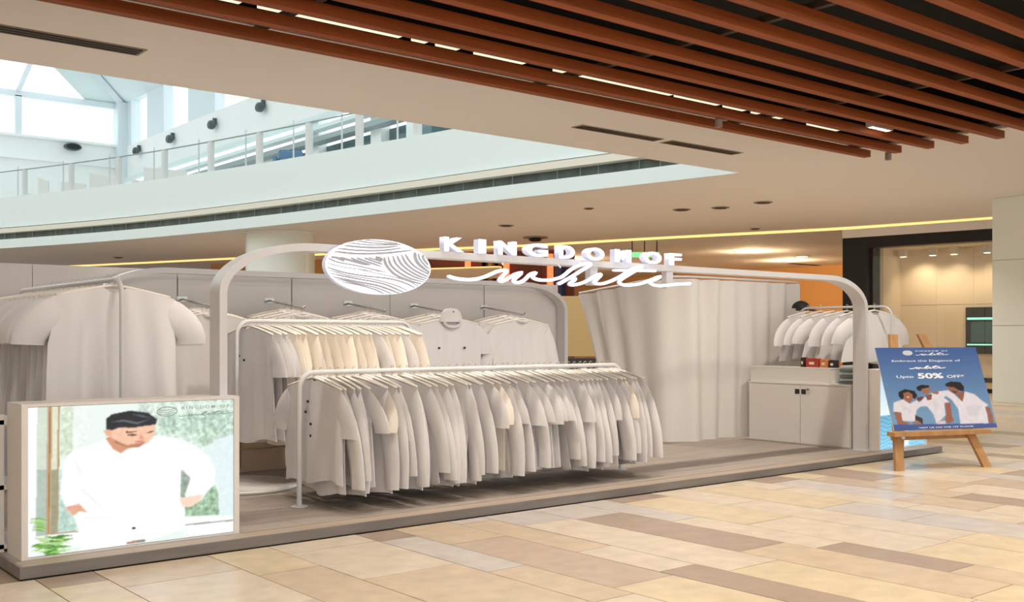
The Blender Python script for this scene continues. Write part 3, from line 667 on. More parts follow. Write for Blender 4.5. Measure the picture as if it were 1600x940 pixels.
# back wall panels
bw = thing('display_panelling','long pale grey panelled display wall at the back of the kiosk with hanging arms','display wall',(1.8,11.32,PZ))
for a,b in ((1.8,3.0),(3.0,4.505),(4.515,5.9),(5.91,7.295),(7.305,8.8),(8.81,10.16)):
    MB().box(a-1.8+.003,b-1.8-.003,0,.05,0,2.262-PZ).build('wall_panel', M['panel'], bw)
MB().box(0,8.36,.05,.09,0,2.25-PZ).build('backing', M['frame'], bw); MB().box(7.28-1.8,7.32-1.8,-.02,.0,0,2.2-PZ).build('seam_strip', M['steel'], bw)
PR = [(4.56,1.94),(5.61,1.945),(6.67,1.93),(7.65,1.92),(8.80,1.917)]
for x,z in PR:
    a = MB().tube([(x-1.8,-.0,z-PZ),(x-1.8,-.42,z-PZ-.055),(x-1.8,-.84,z-PZ-.115),(x-1.8,-.87,z-PZ-.09)],.012,6).build('hanging_arm', M['chrome'], bw, True)
    MB().box(x-1.8-.06,x-1.8+.06,-.012,0,z-PZ-.03,z-PZ+.03).build('mount_plate', M['chrome'], a)
# ---- sign
lg = thing('logo_disc','round glowing white sign disc with curved grey grooves on the arch','sign',(4.62,7.33,2.10))
RX,RZ = .507,.226
MB().cyl((0,0,0),RX,.05,64,'y',RZ).build('side_band', M['signside'], lg, True, 40); MB().cyl((0,-.006,0),RX*.99,.006,64,'y',RZ*.99).build('face', M['glow'], lg)
GR = [([(200,285),(480,297),(800,270),(1130,215)],14),([(240,245),(500,255),(760,240),(1000,195)],12),([(320,205),(560,212),(780,200),(960,172)],13),([(370,165),(560,178),(760,170),(1000,150)],9),([(460,130),(620,150),(800,150),(990,143)],9),([(560,114),(720,125),(960,134)],8),
([(180,356),(250,362),(330,395)],20),([(130,365),(260,415),(430,440),(650,480),(820,512)],11),([(280,355),(380,380),(540,418),(620,428)],20),([(400,352),(520,395),(640,430)],13),([(470,350),(600,392),(760,442)],15),([(560,344),(680,385),(775,412)],15),([(610,336),(700,362),(770,385)],12),([(690,330),(750,345),(762,375)],26),
([(120,430),(300,468),(500,490),(780,508)],7),([(125,478),(300,532),(560,570),(850,592),(1050,640),(1200,712)],13),([(150,515),(380,572),(700,615),(950,680),(1110,752)],9),([(170,555),(430,602),(760,655),(940,720),(1060,772)],13),([(200,598),(450,642),(700,682),(880,738),(1000,786)],15),([(250,625),(480,668),(700,712),(850,770),(890,790)],10),([(300,655),(520,692),(690,738),(800,792)],11),([(430,480),(700,530),(960,580),(1130,630),(1240,690)],7),
([(795,322),(822,420),(920,530),(1080,600),(1290,655)],13),([(840,312),(880,420),(980,510),(1120,580),(1315,625)],11),([(900,300),(940,400),(1040,490),(1180,560),(1335,602)],11),([(950,290),(1000,390),(1090,470),(1220,540),(1350,580)],11),([(1005,278),(1060,380),(1150,460),(1270,520),(1360,555)],11),([(1052,265),(1110,360),(1200,440),(1372,525)],10),([(1172,235),(1182,320),(1235,400),(1372,500)],16),([(1215,245),(1235,320),(1300,400),(1374,450)],9),([(1268,268),(1290,330),(1345,392)],12)]
for gi,(pts,wd) in enumerate(GR):
    gy = -.0095-.00012*gi
    c = catmull([((x-752)/632*RX, 0, -(y-450)/350*RZ) for x,y in pts], 6); m_ = MB(); L_=[];R_=[]; n = len(c)
    c = [p if math.hypot(p.x/RX,p.z/RZ) < .965 else Vector((p.x,0,p.z))*(.965/math.hypot(p.x/RX,p.z/RZ)) for p in c]
    for i,p in enumerate(c):
        t_ = (c[min(i+1,n-1)]-c[max(i-1,0)])
        if t_.length < 1e-6: t_ = Vector((1,0,0))
        q = Vector((-t_.z/RZ*RX,0,t_.x)); q = Vector((t_.z,0,-t_.x)).normalized(); hw = wd/700*RZ*(1.3 if 5 < gi < 22 else 1.75)*min(1,.25+1.5*math.sin(math.pi*min(.5,(i+1)/n)))
        if i > n*.75: hw *= 1-.55*(i-n*.75)/(n*.25)
        # ribbon is wider where it runs upright because the disc is drawn out sideways
        hw *= 1+.9*abs(q.x)
        L_.append(p+q*hw); R_.append(p-q*hw)
    vs = [(p.x,gy,p.z) for p in L_]+[(p.x,gy,p.z) for p in R_]+[(p.x,-.006,p.z) for p in L_]+[(p.x,-.006,p.z) for p in R_]; fs = []
    for i in range(n-1): fs += [(i,i+1,n+i+1,n+i),(i,2*n+i,2*n+i+1,i+1),(n+i,n+i+1,3*n+i+1,3*n+i)]
    m_.add(vs,fs).build('groove', M['groove'], lg)
ls = thing('letter_sign','glowing white block letters KINGDOM OF standing on the arch beam','sign',(5.29,7.40,2.268))
for ch,a,b in (('K',5.296,5.505),('I',5.668,5.752),('N',5.895,6.105),('G',6.225,6.487),('D',6.63,6.828),('O',6.98,7.221),('M',7.37,7.598),('O',7.785,8.043),('F',8.16,8.35)):
    if ch == 'I':
        me = MB().box(a-5.29,b-5.29,-.03,.04,0,.124).mesh('letter',M['signside']); fm = MB().box(a-5.29,b-5.29,-.036,-.03,0,.124).mesh('letter_face',M['glow'])
    elif ch == 'M':
        O_ = [(0,0),(0,1),(.25,1),(.5,.60),(.75,1),(1,1),(1,0),(.72,0),(.72,.50),(.5,.16),(.28,.50),(.28,0)]; w_ = b-a
        T_ = [(0,1,2,10,11),(2,3,9,10),(3,4,8,9),(4,5,6,7,8)]
        def slab(y0,y1): return MB().add([(a-5.29+x*w_,y0,z*.124) for x,z in O_]+[(a-5.29+x*w_,y1,z*.124) for x,z in O_], [f for f in T_]+[tuple(12+i for i in f[::-1]) for f in T_]+[(i,(i+1)%12,12+(i+1)%12,12+i) for i in range(12)])
        me = slab(-.03,.04).mesh('letter',M['signside']); fm = slab(-.036,-.0305).mesh('letter_face',M['glow'])
    else:
        bo = .035 if ch in 'GOD' else .03
        me = to_wall(text_mesh(ch,b-a,.124,.07,bo),a-5.29,.005,0); me.materials.clear(); me.materials.append(M['signside'])
        fm = to_wall(text_mesh(ch,b-a,.124,.005,bo),a-5.29,-.0335,0); fm.materials.clear(); fm.materials.append(M['glow'])
    l_ = link('letter',me,ls); link('letter_face',fm,l_)
PTH = [(5.327,2.049),(5.403,2.034),(5.521,2.027),(5.632,2.038),(5.726,2.061),(5.821,2.097),(5.898,2.121),(5.976,2.124),(5.937,2.082),(5.887,2.034),(5.917,2.026),(5.986,2.052),(6.064,2.091),(6.149,2.113),(6.104,2.077),(6.049,2.034),(6.084,2.019),(6.144,2.028),(6.194,2.053),(6.254,2.101),(6.321,2.117),(6.28,2.079),(6.346,2.054),(6.47,2.054),(6.575,2.072),(6.656,2.096),(6.761,2.163),(6.87,2.21),(6.992,2.232),(7.009,2.216),(6.903,2.163),(6.783,2.104),(6.675,2.053),(6.601,2.025),(6.632,2.034),(6.718,2.074),(6.788,2.087),(6.816,2.072),(6.761,2.041),(6.745,2.023),(6.794,2.019),(6.925,2.047),(7.037,2.096),(7.127,2.133),(7.155,2.124),(7.093,2.076),(7.065,2.048),(7.127,2.039),(7.229,2.054),(7.368,2.099),(7.51,2.163),(7.629,2.218),(7.72,2.235),(7.678,2.205),(7.533,2.139),(7.427,2.086),(7.415,2.054),(7.486,2.037),(7.617,2.046),(7.738,2.066),(7.861,2.102),(7.999,2.143),(7.955,2.118),(7.874,2.092),(7.855,2.067),(7.936,2.047),(8.049,2.05),(8.242,2.069),(8.458,2.082)]
def script_mesh(P, ux, uz, sc, off, r, n=6, sx=1.0):       # the handwritten word as one rounded stroke
    P,ux,uz = Vector(P),Vector(ux),Vector(uz)
    f = lambda q: P+ux*((q[0]-5.327)*sc*sx)+uz*((q[1]-2.019)*sc)
    m_ = MB().tube(catmull([f(q) for q in PTH],3), r, n); m_.tube([f((7.333,2.178)),f((7.6,2.188)),f((7.924,2.194))], r*.8, n); return m_
sw = thing('script_sign','glowing white handwritten word white hanging below the arch beam','sign',(5.327,7.34,2.019))
script_mesh((0,0,0),(1,0,0),(0,0,1),1,0,.0145).build('word', M['glow'], sw, True)
script_mesh((.0,.028,0),(1,0,0),(0,0,1),1,0,.0135).build('backing_letters', M['signside'], sw, True)
for x in (.62,1.32,2.40): MB().tube([(x,.03,.16),(x,.07,.2)],.008,6).build('bracket', M['frame'], sw)
# ---- lightboxes
def bg_light(U,V):
    o = np.zeros(U.shape+(3,)); o[...] = (234,244,238); return o
def bg_poster(U,V):
    a = np.array((60,92,152.)); b = np.array((110,152,190.)); t = np.clip(V/800,0,1)[...,None]; return a+(b-a)*t
def bg_sea(U,V):
    t = np.clip((V-560)/440,0,1)[...,None]; sky = np.array((176,216,244.))+(np.array((236,246,252.))-np.array((176,216,244.)))*np.clip(V/560,0,1)[...,None]
    sea = np.array((104,172,204.))+0*sky; rip = (np.sin(V*.13+2.5*np.sin(U*.018+V*.011))*18)[...,None]
    return np.where(V[...,None] > 560, sea+rip+40*t, sky)
LIT = attr_mat('lightbox_print', 1.04); PRINT = attr_mat('poster_print', 0, .35)
def lightbox(label, x0, x1, y0, y1, z1, layers, bg, nx, ny):
    t = thing('lightbox', label, 'lightbox', (x0,y0,PZ)); w_,d_,h = x1-x0,y1-y0,z1-PZ
    MB().box(0,w_,.02,d_,.0,h).build('case', M['screenframe'], t)
    fr = .04
    MB().box(0,w_,0,.02,h-.02,h).build('frame_rail', M['screenframe'], t); MB().box(0,w_,0,.02,0,.014).build('frame_rail', M['screenframe'], t)
    MB().box(0,fr,0,.02,.014,h-.02).build('frame_stile', M['screenframe'], t); MB().box(w_-fr,w_,0,.02,.014,h-.02).build('frame_stile', M['screenframe'], t)
    MB().box(fr-.006,w_-fr+.006,.0115,.0195,.010,h-.015).build('gasket', M['black'], t)
    picture('screen', layers, nx, ny, bg, (fr+.002,.011,.017), (w_-2*fr-.004,0,0), (0,0,h-.040), LIT, t, 2)
    return t,w_,h
lb,w_,h_ = lightbox('white framed lightbox at front left showing a man in white clothes beside foliage',1.86,3.365,7.27,7.62,1.095,LIGHTBOX,bg_light,300,220)
def grey_logo(t, x, z, s, y, mi):
    MB().tube([(x+.072*s*math.cos(a),y,z+.032*s*math.sin(a)) for a in np.linspace(0,2*math.pi,25)[:-1]],.0035*s,4,closed=True).build('logo_ring', mi, t)
    for k in (-.014,0,.014): MB().tube(catmull([(x-.06*s,y,z+k*s),(x,y,z+k*s-.006*s),(x+.06*s,y,z+k*s+.008*s)],3),.0026*s,4).build('logo_stroke', mi, t)
grey_logo(lb,.965,.925,1.0,.008,M['inkgrey'])
for tx,x_,wd_ in (('KINGDOM',1.07,.25),('OF',1.36,.07)):
    me = to_wall(text_mesh(tx,wd_,.022,.001,.01,1.4),x_,.009,.935); me.materials.clear(); me.materials.append(M['inkgrey']); link('lettering',me,lb)
script_mesh((1.05,.009,.885),(1,0,0),(0,0,1),.125,0,.0028,4).build('script_lettering', M['inkgrey'], lb)
lightbox('white framed lightbox at front right, half hidden by the easel, showing pale sky over sea',11.935,13.1,7.27,7.52,1.105,[((248,250,254),4,0,[(400,640),(640,600),(640,1000),(400,1000)])],bg_sea,60,60)
# ---- low shelf unit behind the left lightbox
t = thing('shelf_unit','low white shelf partly seen at the left edge behind the lightbox','shelf',(1.82,7.66,PZ))
for z in (.02,.42,.86): MB().box(0,.42,0,.5,z,z+.03).build('shelf', M['white'], t)
for x,y in ((0,0),(.39,0),(0,.47),(.39,.47)): MB().box(x,x+.03,y,y+.03,0,.93).build('post', M['white'], t)
# ---- garment rails
def rail(label, axis, x, y, ln, zr, r=.022, disc=False, rc=.14):
    t = thing('garment_rail', label, 'clothes rail', (x,y,PZ), 0 if axis == 'x' else math.pi/2); h = zr-PZ
    pts = [(0,0,.0),(0,0,h-rc)]
    for i in range(1,7): a = math.pi-i*math.pi/12; pts.append((rc+rc*math.cos(a),0,h-rc+rc*math.sin(a)))
    for i in range(0,7): a = math.pi/2-i*math.pi/12; pts.append((ln-rc+rc*math.cos(a),0,h-rc+rc*math.sin(a)))
    pts.append((ln,0,0)); MB().tube(pts, r, 12, flat=(0,1,0)).build('frame', M['steel'], t, True, 50)
    for q in (0,ln):
        if disc: MB().cyl((q,0,0),.6,.035,48,bevel=.02).build('disc_base', M['white'], t, True, 40)
        else: MB().cyl((q,0,0),.075,.012,24,bevel=.1).build('foot_flange', M['steel'], t, True, 40)
    return t
rail('low white garment rail along the front of the kiosk with round floor flanges','x',4.27,8.05,3.87,1.222)
rail('taller white garment rail behind the low front one, on round disc bases','x',4.37,9.5,2.02,1.68,.02,True)
rail('tall white garment rail at the left end, standing behind the lightbox','y',2.86,8.30,2.95,1.985,.02)
rail('slim white garment rail behind the cupboard at the right end','y',12.8,7.60,1.46,1.925,.016)
# ---- garments
def garment(seed, L=.82, sleeve='short', collar=False, flare=.06, drop=.165, half=.46, thick=.045, spread=0.0, fa=1.0):
    r = random.Random(seed); mb = MB(); nu, nt = 23, 10; ph = [r.uniform(0,6.28) for _ in range(6)]
    zh = -(drop+L); fr, bk = [], []
    for j in range(nt):
        t = j/(nt-1)
        for i in range(nu):
            u = -1+2*i/(nu-1); au = abs(u)
            zt = -.085-(drop-.085)*max(0,(au-.16)/.84)**1.15
            wv = half*(1-.05*math.sin(min(1,t*3)*math.pi)*(1 if t < .34 else 0))*(1+flare*t)
            x = u*wv+ .02*math.sin(3*t+ph[0])*t
            z = zt*(1-t)+(zh+.018*math.sin(5*u+ph[1])+.03*math.sin(1.7*u+ph[2]))*t
            thk = thick*math.sqrt(max(0,1-u**4))*(.35+.65*min(1,t*2.2))
            fold = t**.6*fa*(.016*math.sin(8*u+ph[3]+1.5*t)+.010*math.sin(14*u+ph[4]-2*t)) + .02*t*math.sin(2.5*u+ph[5])
            edge = min(1,(1-au)*5)
            dip = max(0,1-(au/.17)**2)
            fr.append((x,-thk*.5+fold-.004,z-(.045*dip*(1-t)**6))); bk.append((x,thk*.5+fold*(.8 if edge>.5 else 1)+.004,z-(.012*dip*(1-t)**6)))
    fs = []
    for j in range(nt-1):
        for i in range(nu-1):
            a = j*nu+i; fs.append((a,a+1,a+nu+1,a+nu))
    N = nu*nt
    mb.add(fr+bk, fs+[tuple(N+k for k in f[::-1]) for f in fs]+[(j*nu,N+j*nu,N+(j+1)*nu,(j+1)*nu) for j in range(nt-1)]+[(j*nu+nu-1,N+j*nu+nu-1,N+(j+1)*nu+nu-1,(j+1)*nu+nu-1) for j in range(nt-1)])
    for sd in (-1,1):
        if sleeve == 'none': break
        ln = (.27 if sleeve == 'short' else .68)*r.uniform(.92,1.08); sp = r.uniform(.10,.17)+spread; yb = r.uniform(-.03,.03)
        path, ra = [], []
        for k in range(7):
            t = k/6; path.append((sd*(half*.84+(sp+.05)*math.sin(min(1.5,t*1.7))), yb*t*2, -drop-.105-ln*t**1.2)); ra.append((.125-(.035 if sleeve == 'long' else .0)*t, (.012+.022*min(1,t*3)+.008*math.sin(3*t+ph[2]))))
        vs = []
        for k,(p,(a,b)) in enumerate(zip(path,ra)):
            q = path[min(k+1,6)]; o = path[max(k-1,0)]; tx,tz = q[0]-o[0],q[2]-o[2]; l = math.hypot(tx,tz); nx_,nz_ = -tz/l,tx/l
            if k == 0: nx_,nz_ = .62*sd,.78
            if nx_*sd < 0: nx_,nz_ = -nx_,-nz_
            for m_ in range(10):
                an = 2*math.pi*m_/10; rip = 1+.18*math.sin(3*an+ph[3]+k)*(k/5)
                vs.append((p[0]+nx_*a*math.cos(an), p[1]+b*math.sin(an)*rip, p[2]+nz_*a*math.cos(an)))
        mb.add(vs,[(k*10+m_,k*10+(m_+1)%10,(k+1)*10+(m_+1)%10,(k+1)*10+m_) for k in range(6) for m_ in range(10)]+[tuple(range(10))])
    if collar:
        pts = [(.085*math.cos(a),.05*math.sin(a),-.085+.018*math.sin(a)) for a in np.linspace(0,2*math.pi,15)[:-1]]
        mb.tube(pts,.020,6,closed=True)
    return mb
def hanger_mb(half=.46, drop=.165, hook=True):
    mb = MB(); pts = []
    for i in range(13):
        u = -1+2*i/12; au = abs(u); pts.append((u*half*.98,0,-.072-(drop-.085)*max(0,(au-.1)/.9)**1.15+.006*(au<.05)))
    mb.tube(pts,[.0125]*13,6,flat=(0,1,0)); return mb
def hook_mb():
    pts = [(0,0,-.066)]
    for k in range(9): a = -math.pi/2+k*math.pi*1.25/8; pts.append((.024*math.cos(a),0,.0+.024*math.sin(a)-.002))
    return MB().tube(pts,.0035,5)
HG, HK = hanger_mb().mesh('hanger',M['hang'],True), hook_mb().mesh('hook',M['hook'],True)
def gm(*a, m='fab', **k): return garment(*a, **k).mesh('garment', M[m], True, 50)
LOW = [gm(i, flare=[.14,.04,.10,.16,.05,.12,.08,.15,.03][i], L=[.80,.86,.76,.83,.9,.78,.82,.84,.88][i], sleeve=['short','long','short','long','long','short','long','short','long'][i], collar=i in (1,4), m='fabw' if i in (2,5) else 'fab') for i in range(9)]
MID = [gm(20+i, flare=.14, L=[.92,1.0,.95,1.02][i], sleeve=['long','short','long','long'][i], m=['fabw','fab','fabw','fabw'][i]) for i in range(4)]
TALL = [gm(30+i, L=[1.05,1.0,.98][i], sleeve='short', flare=.10, half=.49, spread=.03, fa=2.0) for i in range(3)]
SHRT = [gm(40+i, L=[.58,.55,.62][i], sleeve='short', flare=.30, spread=.10) for i in range(3)]
WALL = [gm(50+i, L=[.95,.92,.9][i], sleeve=['short','long','short'][i], collar=True, fa=1.4) for i in range(3)]
rg = random.Random(77)
def hang(me, x, y, z, rz, label, group, cat='shirt', name='hanging_shirt'):
    t = thing(name, label, cat, (x,y,z), rz, group)
    g = link('garment', me, t); hg = link('hanger', HG, t); link('hook', HK, hg)
    return t
N1 = 46
for i in range(N1):
    x = 4.40+(8.02-4.40)*i/(N1-1)+rg.uniform(-.012,.012)
    if i == 0: lb_ = 'white shirt with black dots, first at the left end of the low front rail'
    elif i == N1-1: lb_ = 'white shirt at the right end of the low front rail, beside the curtain'
    else: lb_ = 'white shirt on the low front rail, %s from its left end' % ordinal(i+1)
    me = LOW[0] if i == 0 else (LOW[1] if i == N1-1 else LOW[rg.randrange(9)])
    t = hang(me, x, 8.05, 1.222+.022, math.pi/2+rg.uniform(-.10,.10)+(0 if i else .05), lb_, 'white shirts on the low front rail')
    if i == 0:
        for (a,z) in ((.02,-.27),(.06,-.36),(-.03,-.46),(-.03,-.56)): MB().cyl((a,.040,z),.012,.012,12,'y').build('button', M['dark'], t)
        for k in range(5): MB().box(.03,.09,.043,.047,-.40-.012*k,-.394-.012*k).build('print_line', M['stripe'], t)
for i in range(24):
    x = 4.50+(6.24-4.50)*i/23+rg.uniform(-.01,.01)
    lb_ = 'long ivory shirt on the rail behind, %s from its left end' % ordinal(i+1)
    t = hang(MID[1] if i < 2 else MID[rg.randrange(4)], x, 9.5, 1.68+.02, math.pi/2+rg.uniform(-.08,.08), lb_, 'long shirts on the rail behind the low one')
    if i == 0:
        for (a,z) in ((.12,-.36),(.02,-.40)): MB().cyl((a,.035,z),.011,.012,12,'y').build('button', M['dark'], t)
for i in range(16):
    y = 8.46+i*.15+rg.uniform(-.02,.02)
    lb_ = 'white short-sleeved tunic facing out, nearest on the tall left rail' if i == 0 else 'white short-sleeved tunic on the tall left rail, %s from the near end' % ordinal(i+1)
    hang(TALL[i%3], 2.86, y, 1.985+.02, rg.uniform(-.05,.05), lb_, 'white tunics on the tall left rail')
for i in range(6):
    y = 7.86+i*.21
    hang(SHRT[i%3], 12.8, y, 1.925+.016, rg.uniform(-.06,.06)-.1, 'short white top on the slim rail behind the cupboard, %s from near end' % ordinal(i+1), 'short white tops on the slim right rail')
wl = ['first hanging arm from the left','second hanging arm from the left','middle hanging arm','fourth hanging arm from the left','last hanging arm on the right']
for a,(x,z) in enumerate(PR):
    for k in range(4):
        y = 11.32-.80+k*.13; zz = z-.115*(.80-k*.13)/.84+.012
        lb_ = ['white shirt facing out on the %s of the back wall','second white shirt on the %s of the back wall','third white shirt on the %s of the back wall','rearmost white shirt on the %s of the back wall'][k] % wl[a]
        if a == 3 and k == 0: lb_ = 'white hooded shirt facing out on the fourth hanging arm of the back wall'
        t = hang(WALL[(a+k)%3], x, y, zz, rg.uniform(-.05,.05)-(.04*k), lb_, 'white shirts on the back wall arms')
        if a == 3 and k == 0:
            vs = []
            for i in range(7):
                for j in range(12):
                    p_ = i/6*math.pi/2; q_ = 2*math.pi*j/12; vs.append((.17*math.cos(q_)*math.cos(p_)**.6+.0, -.02+.06*math.sin(q_)*math.cos(p_)**.6, -.12+.17*math.sin(p_)))
            MB().add(vs,[(i*12+j,i*12+(j+1)%12,(i+1)*12+(j+1)%12,(i+1)*12+j) for i in range(6) for j in range(12)]).build('hood', M['fab'], t, True)
            MB().tube([(.12*math.cos(b),-.055,-.13+.05*math.sin(b)) for b in np.linspace(0,2*math.pi,17)[:-1]],.02,6,closed=True).build('hood_rim', M['fab'], t, True)
            for q in (-.19,.19): MB().cyl((q,-.05,-.44),.014,.012,12,'y').build('button', M['dark'], t)
# ---- drawers under the long shirts
dr = thing('drawer_unit','low beech drawer unit with dark slot handles behind the disc base','drawers',(4.1,10.45,PZ))
MB().box(0,1.5,.02,.5,0,.46).build('body', M['draw'], dr)
for x in (.01,.755):
    for z0,z1 in ((.05,.24),(.255,.45)):
        d = MB().box(x,x+.735,-.005,.02,z0,z1).build('drawer_front', M['draw'], dr)
        MB().box(x+.62-.34*(x<.5)-.05,x+.62-.34*(x<.5)+.19-.05,-.012,-.005,z1-.08,z1-.05).build('slot_handle', M['black'], d)
# ---- curtain
ct = thing('fitting_room_curtain','tall off-white fitting room curtain on a curved track at the right back','curtain',(10.6,9.42,PZ))
pl = [(10.33,11.05),(10.36,10.6),(10.42,10.1),(10.5,9.72),(10.66,9.5),(10.95,9.42),(11.4,9.40),(11.9,9.40),(12.4,9.40),(13.22,9.40)]
cp = catmull([(x-10.6,y-9.42,0) for x,y in pl],10); dd = [0]
for a,b in zip(cp,cp[1:]): dd.append(dd[-1]+(b-a).length)
NS = 200; base = []
def at_s(s):
    s = max(0,min(dd[-1],s)); j = 0
    while j < len(dd)-2 and dd[j+1] < s: j += 1
    f = (s-dd[j])/(dd[j+1]-dd[j]); p = cp[j].lerp(cp[j+1],f); t_ = (cp[j+1]-cp[j]).normalized(); return p,Vector((t_.y,-t_.x,0))
vs, NZ = [], 18
for k in range(NZ):
    t = k/(NZ-1)                      # 0 top, 1 bottom
    for i in range(NS):
        s = dd[-1]*i/(NS-1); pull = .75*(t**.9)*math.exp(-s/.8)
        p,nm = at_s(s+pull); wv = s*15+1.3*math.sin(s*2.1)
        am = .032*(.5+.5*(1-t))*(1+.6*math.sin(s*3.3+1)) + .02*t
        d_ = am*math.sin(wv+.5*t)+.05*t*math.sin(s*4.2+1.0)+.02
        top = 2.13+.0+ (.187*min(1,s/1.6)); z = top-PZ-.02+(0.03-(top-PZ-.02))*t
        if p.y < .1 and p.x > .4: z = max(z, .03)
        vs.append((p.x-nm.x*-d_, p.y-nm.y*-d_, z))
cm_ = MB().add(vs,[(k*NS+i,k*NS+i+1,(k+1)*NS+i+1,(k+1)*NS+i) for k in range(NZ-1) for i in range(NS-1)])
cm_.build('cloth', M['curtain'], ct, True)
MB().tube([(p.x,p.y,2.14-PZ+.187*min(1,dd[i]/1.6)) for i,p in enumerate(cp)],.016,8).build('track', M['steel'], ct, True)
MB().tube([(2.62,-.02,0),(2.62,-.02,2.325-PZ)],.02,8).build('end_post', M['steel'], ct, True)
tb = thing('tan_board','tan board with dark left edge standing in the gap beside the curtain','board',(15.8,17.2,0))
tb.rotation_euler = (0,0,CAM_ANGLE-math.pi/2)
MB().box(-.33,.55,0,.06,1.06,2.40).build('board', M['gold'], tb); MB().box(-.37,-.33,-.01,.07,1.02,2.45).build('frame_edge', M['black'], tb); MB().box(-.9,.9,.1,.5,0,1.02).build('counter', M['stand'], tb); MB().box(-.9,.9,.05,.1,.0,1.02).build('counter_front', M['stand'], tb)
for j,(a,b) in enumerate(((-.35,.1),(.14,.5))):
    t = thing('grey_carton',['grey carton on the dark counter below the tan board, left one','grey carton on the dark counter below the tan board, right one'][j],'box',(10.9+.55*j,11.9-.1*j,0),CAM_ANGLE-math.pi/2)
    MB().box(-.2,.2,0,.3,0,1.06).build('carton', M['greybox'], t); MB().box(-.21,.21,-.005,.31,1.06,1.08).build('lid', M['stand'], t)
# ---- cupboard at the right end
cu = thing('cupboard','white two-door cupboard with dark recessed pulls along the right end','cupboard',(11.85,7.62,PZ))
MB().box(.02,.62,0,1.6,.0,.80).build('body', M['cab'], cu); MB().box(0,.64,-.005,1.605,.80,.825).build('worktop', M['cab'], cu)
for j,(a,b) in enumerate(((.008,.75),(.758,1.595))):
    d = MB().box(0,.02,a,b,.02,.792).build('door', M['cab'], cu); y = (.70,.80)[j]
    h = MB().box(-.004,.004,y-.035,y+.035,.675,.74).build('recessed_pull', M['dark'], d)
    if j == 0:
        MB().cyl((-.02,.63,.74),.016,.02,12,'x').build('lock', M['chrome'], d); MB().box(-.05,-.02,.585,.635,.735,.745).build('key', M['chrome'], d)
t = thing('white_upstand_box','long white box standing on the left half of the cupboard top','box',(11.87,7.93,.905)); MB().box(0,.33,0,1.27,0,.19).build('case', M['cab'], t); MB().box(-.004,.335,-.004,1.275,.19,.205).build('lid', M['cab'], t)
for j,(y,dy,h,m,lb_) in enumerate(((8.42,.06,.13,'leather','narrow dark packet, leftmost on the white box'),(8.2,.2,.12,'red','red packet standing on the white box'),(8.06,.12,.11,'orangep','orange packet standing on the white box'),(7.94,.1,.1,'leather','dark packet, rightmost on the white box'))):
    t = thing('packet', lb_, 'packet', (12.0,y,1.11)); MB().bev(0,.1,0,dy,0,h,.01).build('pack', M[m], t); MB().box(-.002,.0,dy*.3,dy*.7,h*.3,h*.6).build('label', M['draw'], t)
t = thing('folded_cloths','pile of folded striped grey cloths on the right end of the cupboard top','cloth',(12.0,7.66,.905))
for k in range(6): MB().bev(.01*(k%2),.3,.01*(k%3),.22,.04*k,.04*k+.038,.012).build('folded_cloth', M['stripe' if k%2 else 'cloth'], t, True, 40)
t = thing('black_cap','black cap hanging at the far end of the slim rail beside the curtain','cap',(12.98,9.16,1.93))
vs = []
for i in range(6):
    for j in range(14):
        p_ = i/5*math.pi/2; q_ = 2*math.pi*j/14; vs.append((.13*math.cos(q_)*math.cos(p_),.13*math.sin(q_)*math.cos(p_),.11*math.sin(p_)))
MB().add(vs,[(i*14+j,i*14+(j+1)%14,(i+1)*14+(j+1)%14,(i+1)*14+j) for i in range(5) for j in range(14)]).build('crown', M['leather'], t, True)
MB().add([(.13*math.cos(a),-.13*math.sin(a),0) for a in np.linspace(0,math.pi,9)]+[(.15*math.cos(a),-.26*math.sin(a)-.02,-.04) for a in np.linspace(0,math.pi,9)],[(i,i+1,9+i+1,9+i) for i in range(8)]).build('peak', M['leather'], t, True)
# ---- easel with poster
AL = -.3838; TH = .359
ez = thing('easel','pine display easel standing on the stone floor at the right','easel',(10.943,6.384,0),AL)
sn,cs = math.sin(TH),math.cos(TH); tn = math.tan(TH)
def ep(s,z,d=0): return Vector((s, z*tn+d, z))      # point on the tilted front plane, local
LG = 1.215
def leg(s0,z0,s1,z1,w_,name):
    a,b = ep(s0,z0,.012),ep(s1,z1,.012); ax = (b-a); sx = Vector((1,0,0)); ny = Vector((0,.045,0))
    MB().obox(a-sx*w_/2,sx*w_,ny,ax).build(name,M['easel'],ez)
leg(.0,0,.36,1.55,.11,'front_leg'); leg(LG,0,.76,1.55,.11,'front_leg')
MB().obox(ep(.52,1.38,.06)-Vector((.05,0,0)),(.1,0,0),(0,.04,0),(.08,.225,-1.38)).build('back_leg',M['easel'],ez)
MB().obox(ep(.3,1.2,.06),(.56,0,0),(0,.04,.0),(0,.02,.09)).build('top_rail',M['easel'],ez)
MB().obox(ep(-.05,.385,-.10),(1.34,0,0),(0,.14,0),(0,.0,.05)).build('ledge',M['easel'],ez)
MB().obox(ep(.02,.33,.055),(1.08,0,0),(0,.03,0),(0,.02,.07)).build('cross_rail',M['easel'],ez)
MB().cyl((.08,.385*tn-.07,.355),.03,.05,12,bevel=.1).build('wing_nut',M['chrome'],ez,True,40)
ps = thing('poster_board','blue poster reading Upto 50% OFF with three men in white, on the easel','poster',(11.04,6.5245,.4434),AL)
PW,PH = 1.4464,1.0116; up = Vector((0,sn,cs)); nb = Vector((0,cs,-sn))
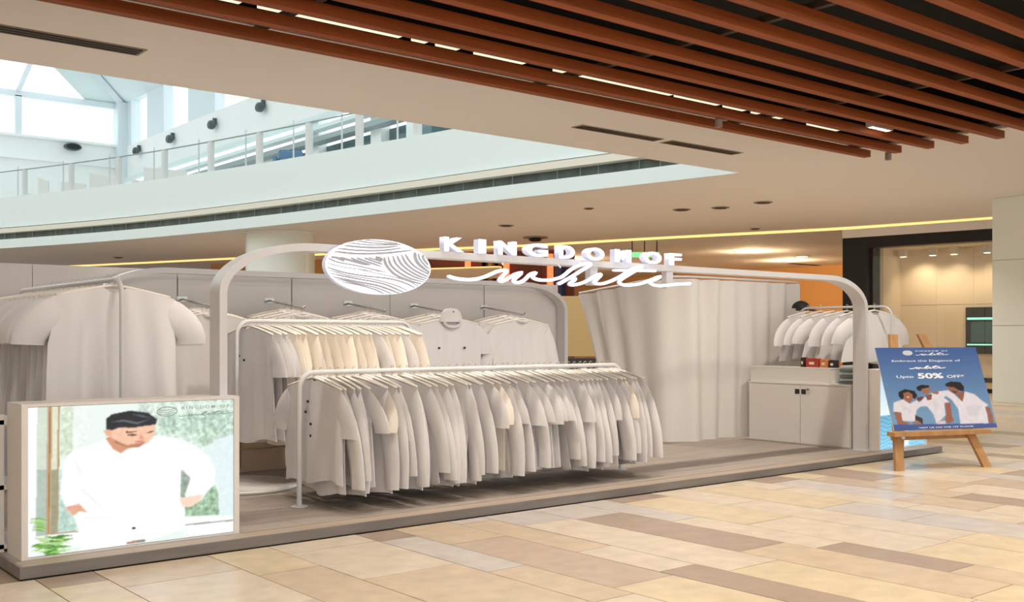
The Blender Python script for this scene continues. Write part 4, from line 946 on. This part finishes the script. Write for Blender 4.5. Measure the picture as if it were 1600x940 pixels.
MB().obox((0,0,0),(PW,0,0),nb*.012,up*PH).build('board',M['skin'],ps)
picture('printed_face', POSTER, 240, 190, bg_poster, -nb*.0008, (PW,0,0), up*PH, PRINT, ps, 4)
def ptext(txt,u0,u1,v0,v1,bold=.0,m='ink',sp=1.0):
    me = text_mesh(txt,(u1-u0)/1000*PW,(v1-v0)/1000*PH,0,bold,sp); n = len(me.vertices); a = np.zeros(n*3); me.vertices.foreach_get('co',a); a = a.reshape(-1,3)
    o = -np.array(nb)*.0018+np.array((1,0,0))*(u0/1000*PW)+np.array(up)*((1-v1/1000)*PH); b = o+a[:,:1]*np.array((1,0,0))+a[:,1:2]*np.array(up)
    me.vertices.foreach_set('co',b.ravel()); me.materials.clear(); me.materials.append(M[m]); me.update(); link('lettering',me,ps)
ptext('KINGDOM',386,610,36,50,.02,sp=1.4); ptext('OF',640,703,36,50,.02,sp=1.4); ptext('Embrace the Elegance of',130,806,152,184,.006); ptext('Upto',140,303,344,384,.012); ptext('50%',346,597,318,386,.035); ptext('OFF*',632,804,344,382,.012)
ptext('VISIT US ON THE 1ST FLOOR',234,770,968,984,.015)
def pscript(u0,v1,wd,r):
    o = -nb*.003+Vector((1,0,0))*(u0/1000*PW)+up*((1-v1/1000)*PH); sc = wd/1000*PW/3.13
    script_mesh(o,(1,0,0),up,sc,0,r,4).build('script_lettering',M['ink'],ps)
pscript(376,98,328,.0035); pscript(283,266,356,.006)
o_ = -nb*.002+Vector((1,0,0))*(.302*PW)+up*((1-.067)*PH)
MB().add([o_+Vector((1,0,0))*.072*math.cos(a)+up*.033*math.sin(a) for a in np.linspace(0,2*math.pi,25)[:-1]],[tuple(range(24))]).build('logo_badge',M['groove'],ps)
for k in (-.02,-.012,-.004,.004,.012,.02):
    hw = .066*math.sqrt(max(0,1-(k/.033)**2)); MB().tube(catmull([o_-nb*.001+Vector((1,0,0))*(-hw)+up*k,o_-nb*.001+up*(k-.005),o_-nb*.001+Vector((1,0,0))*hw+up*(k+.003)],3),.002,4).build('logo_stroke',M['ink'],ps)
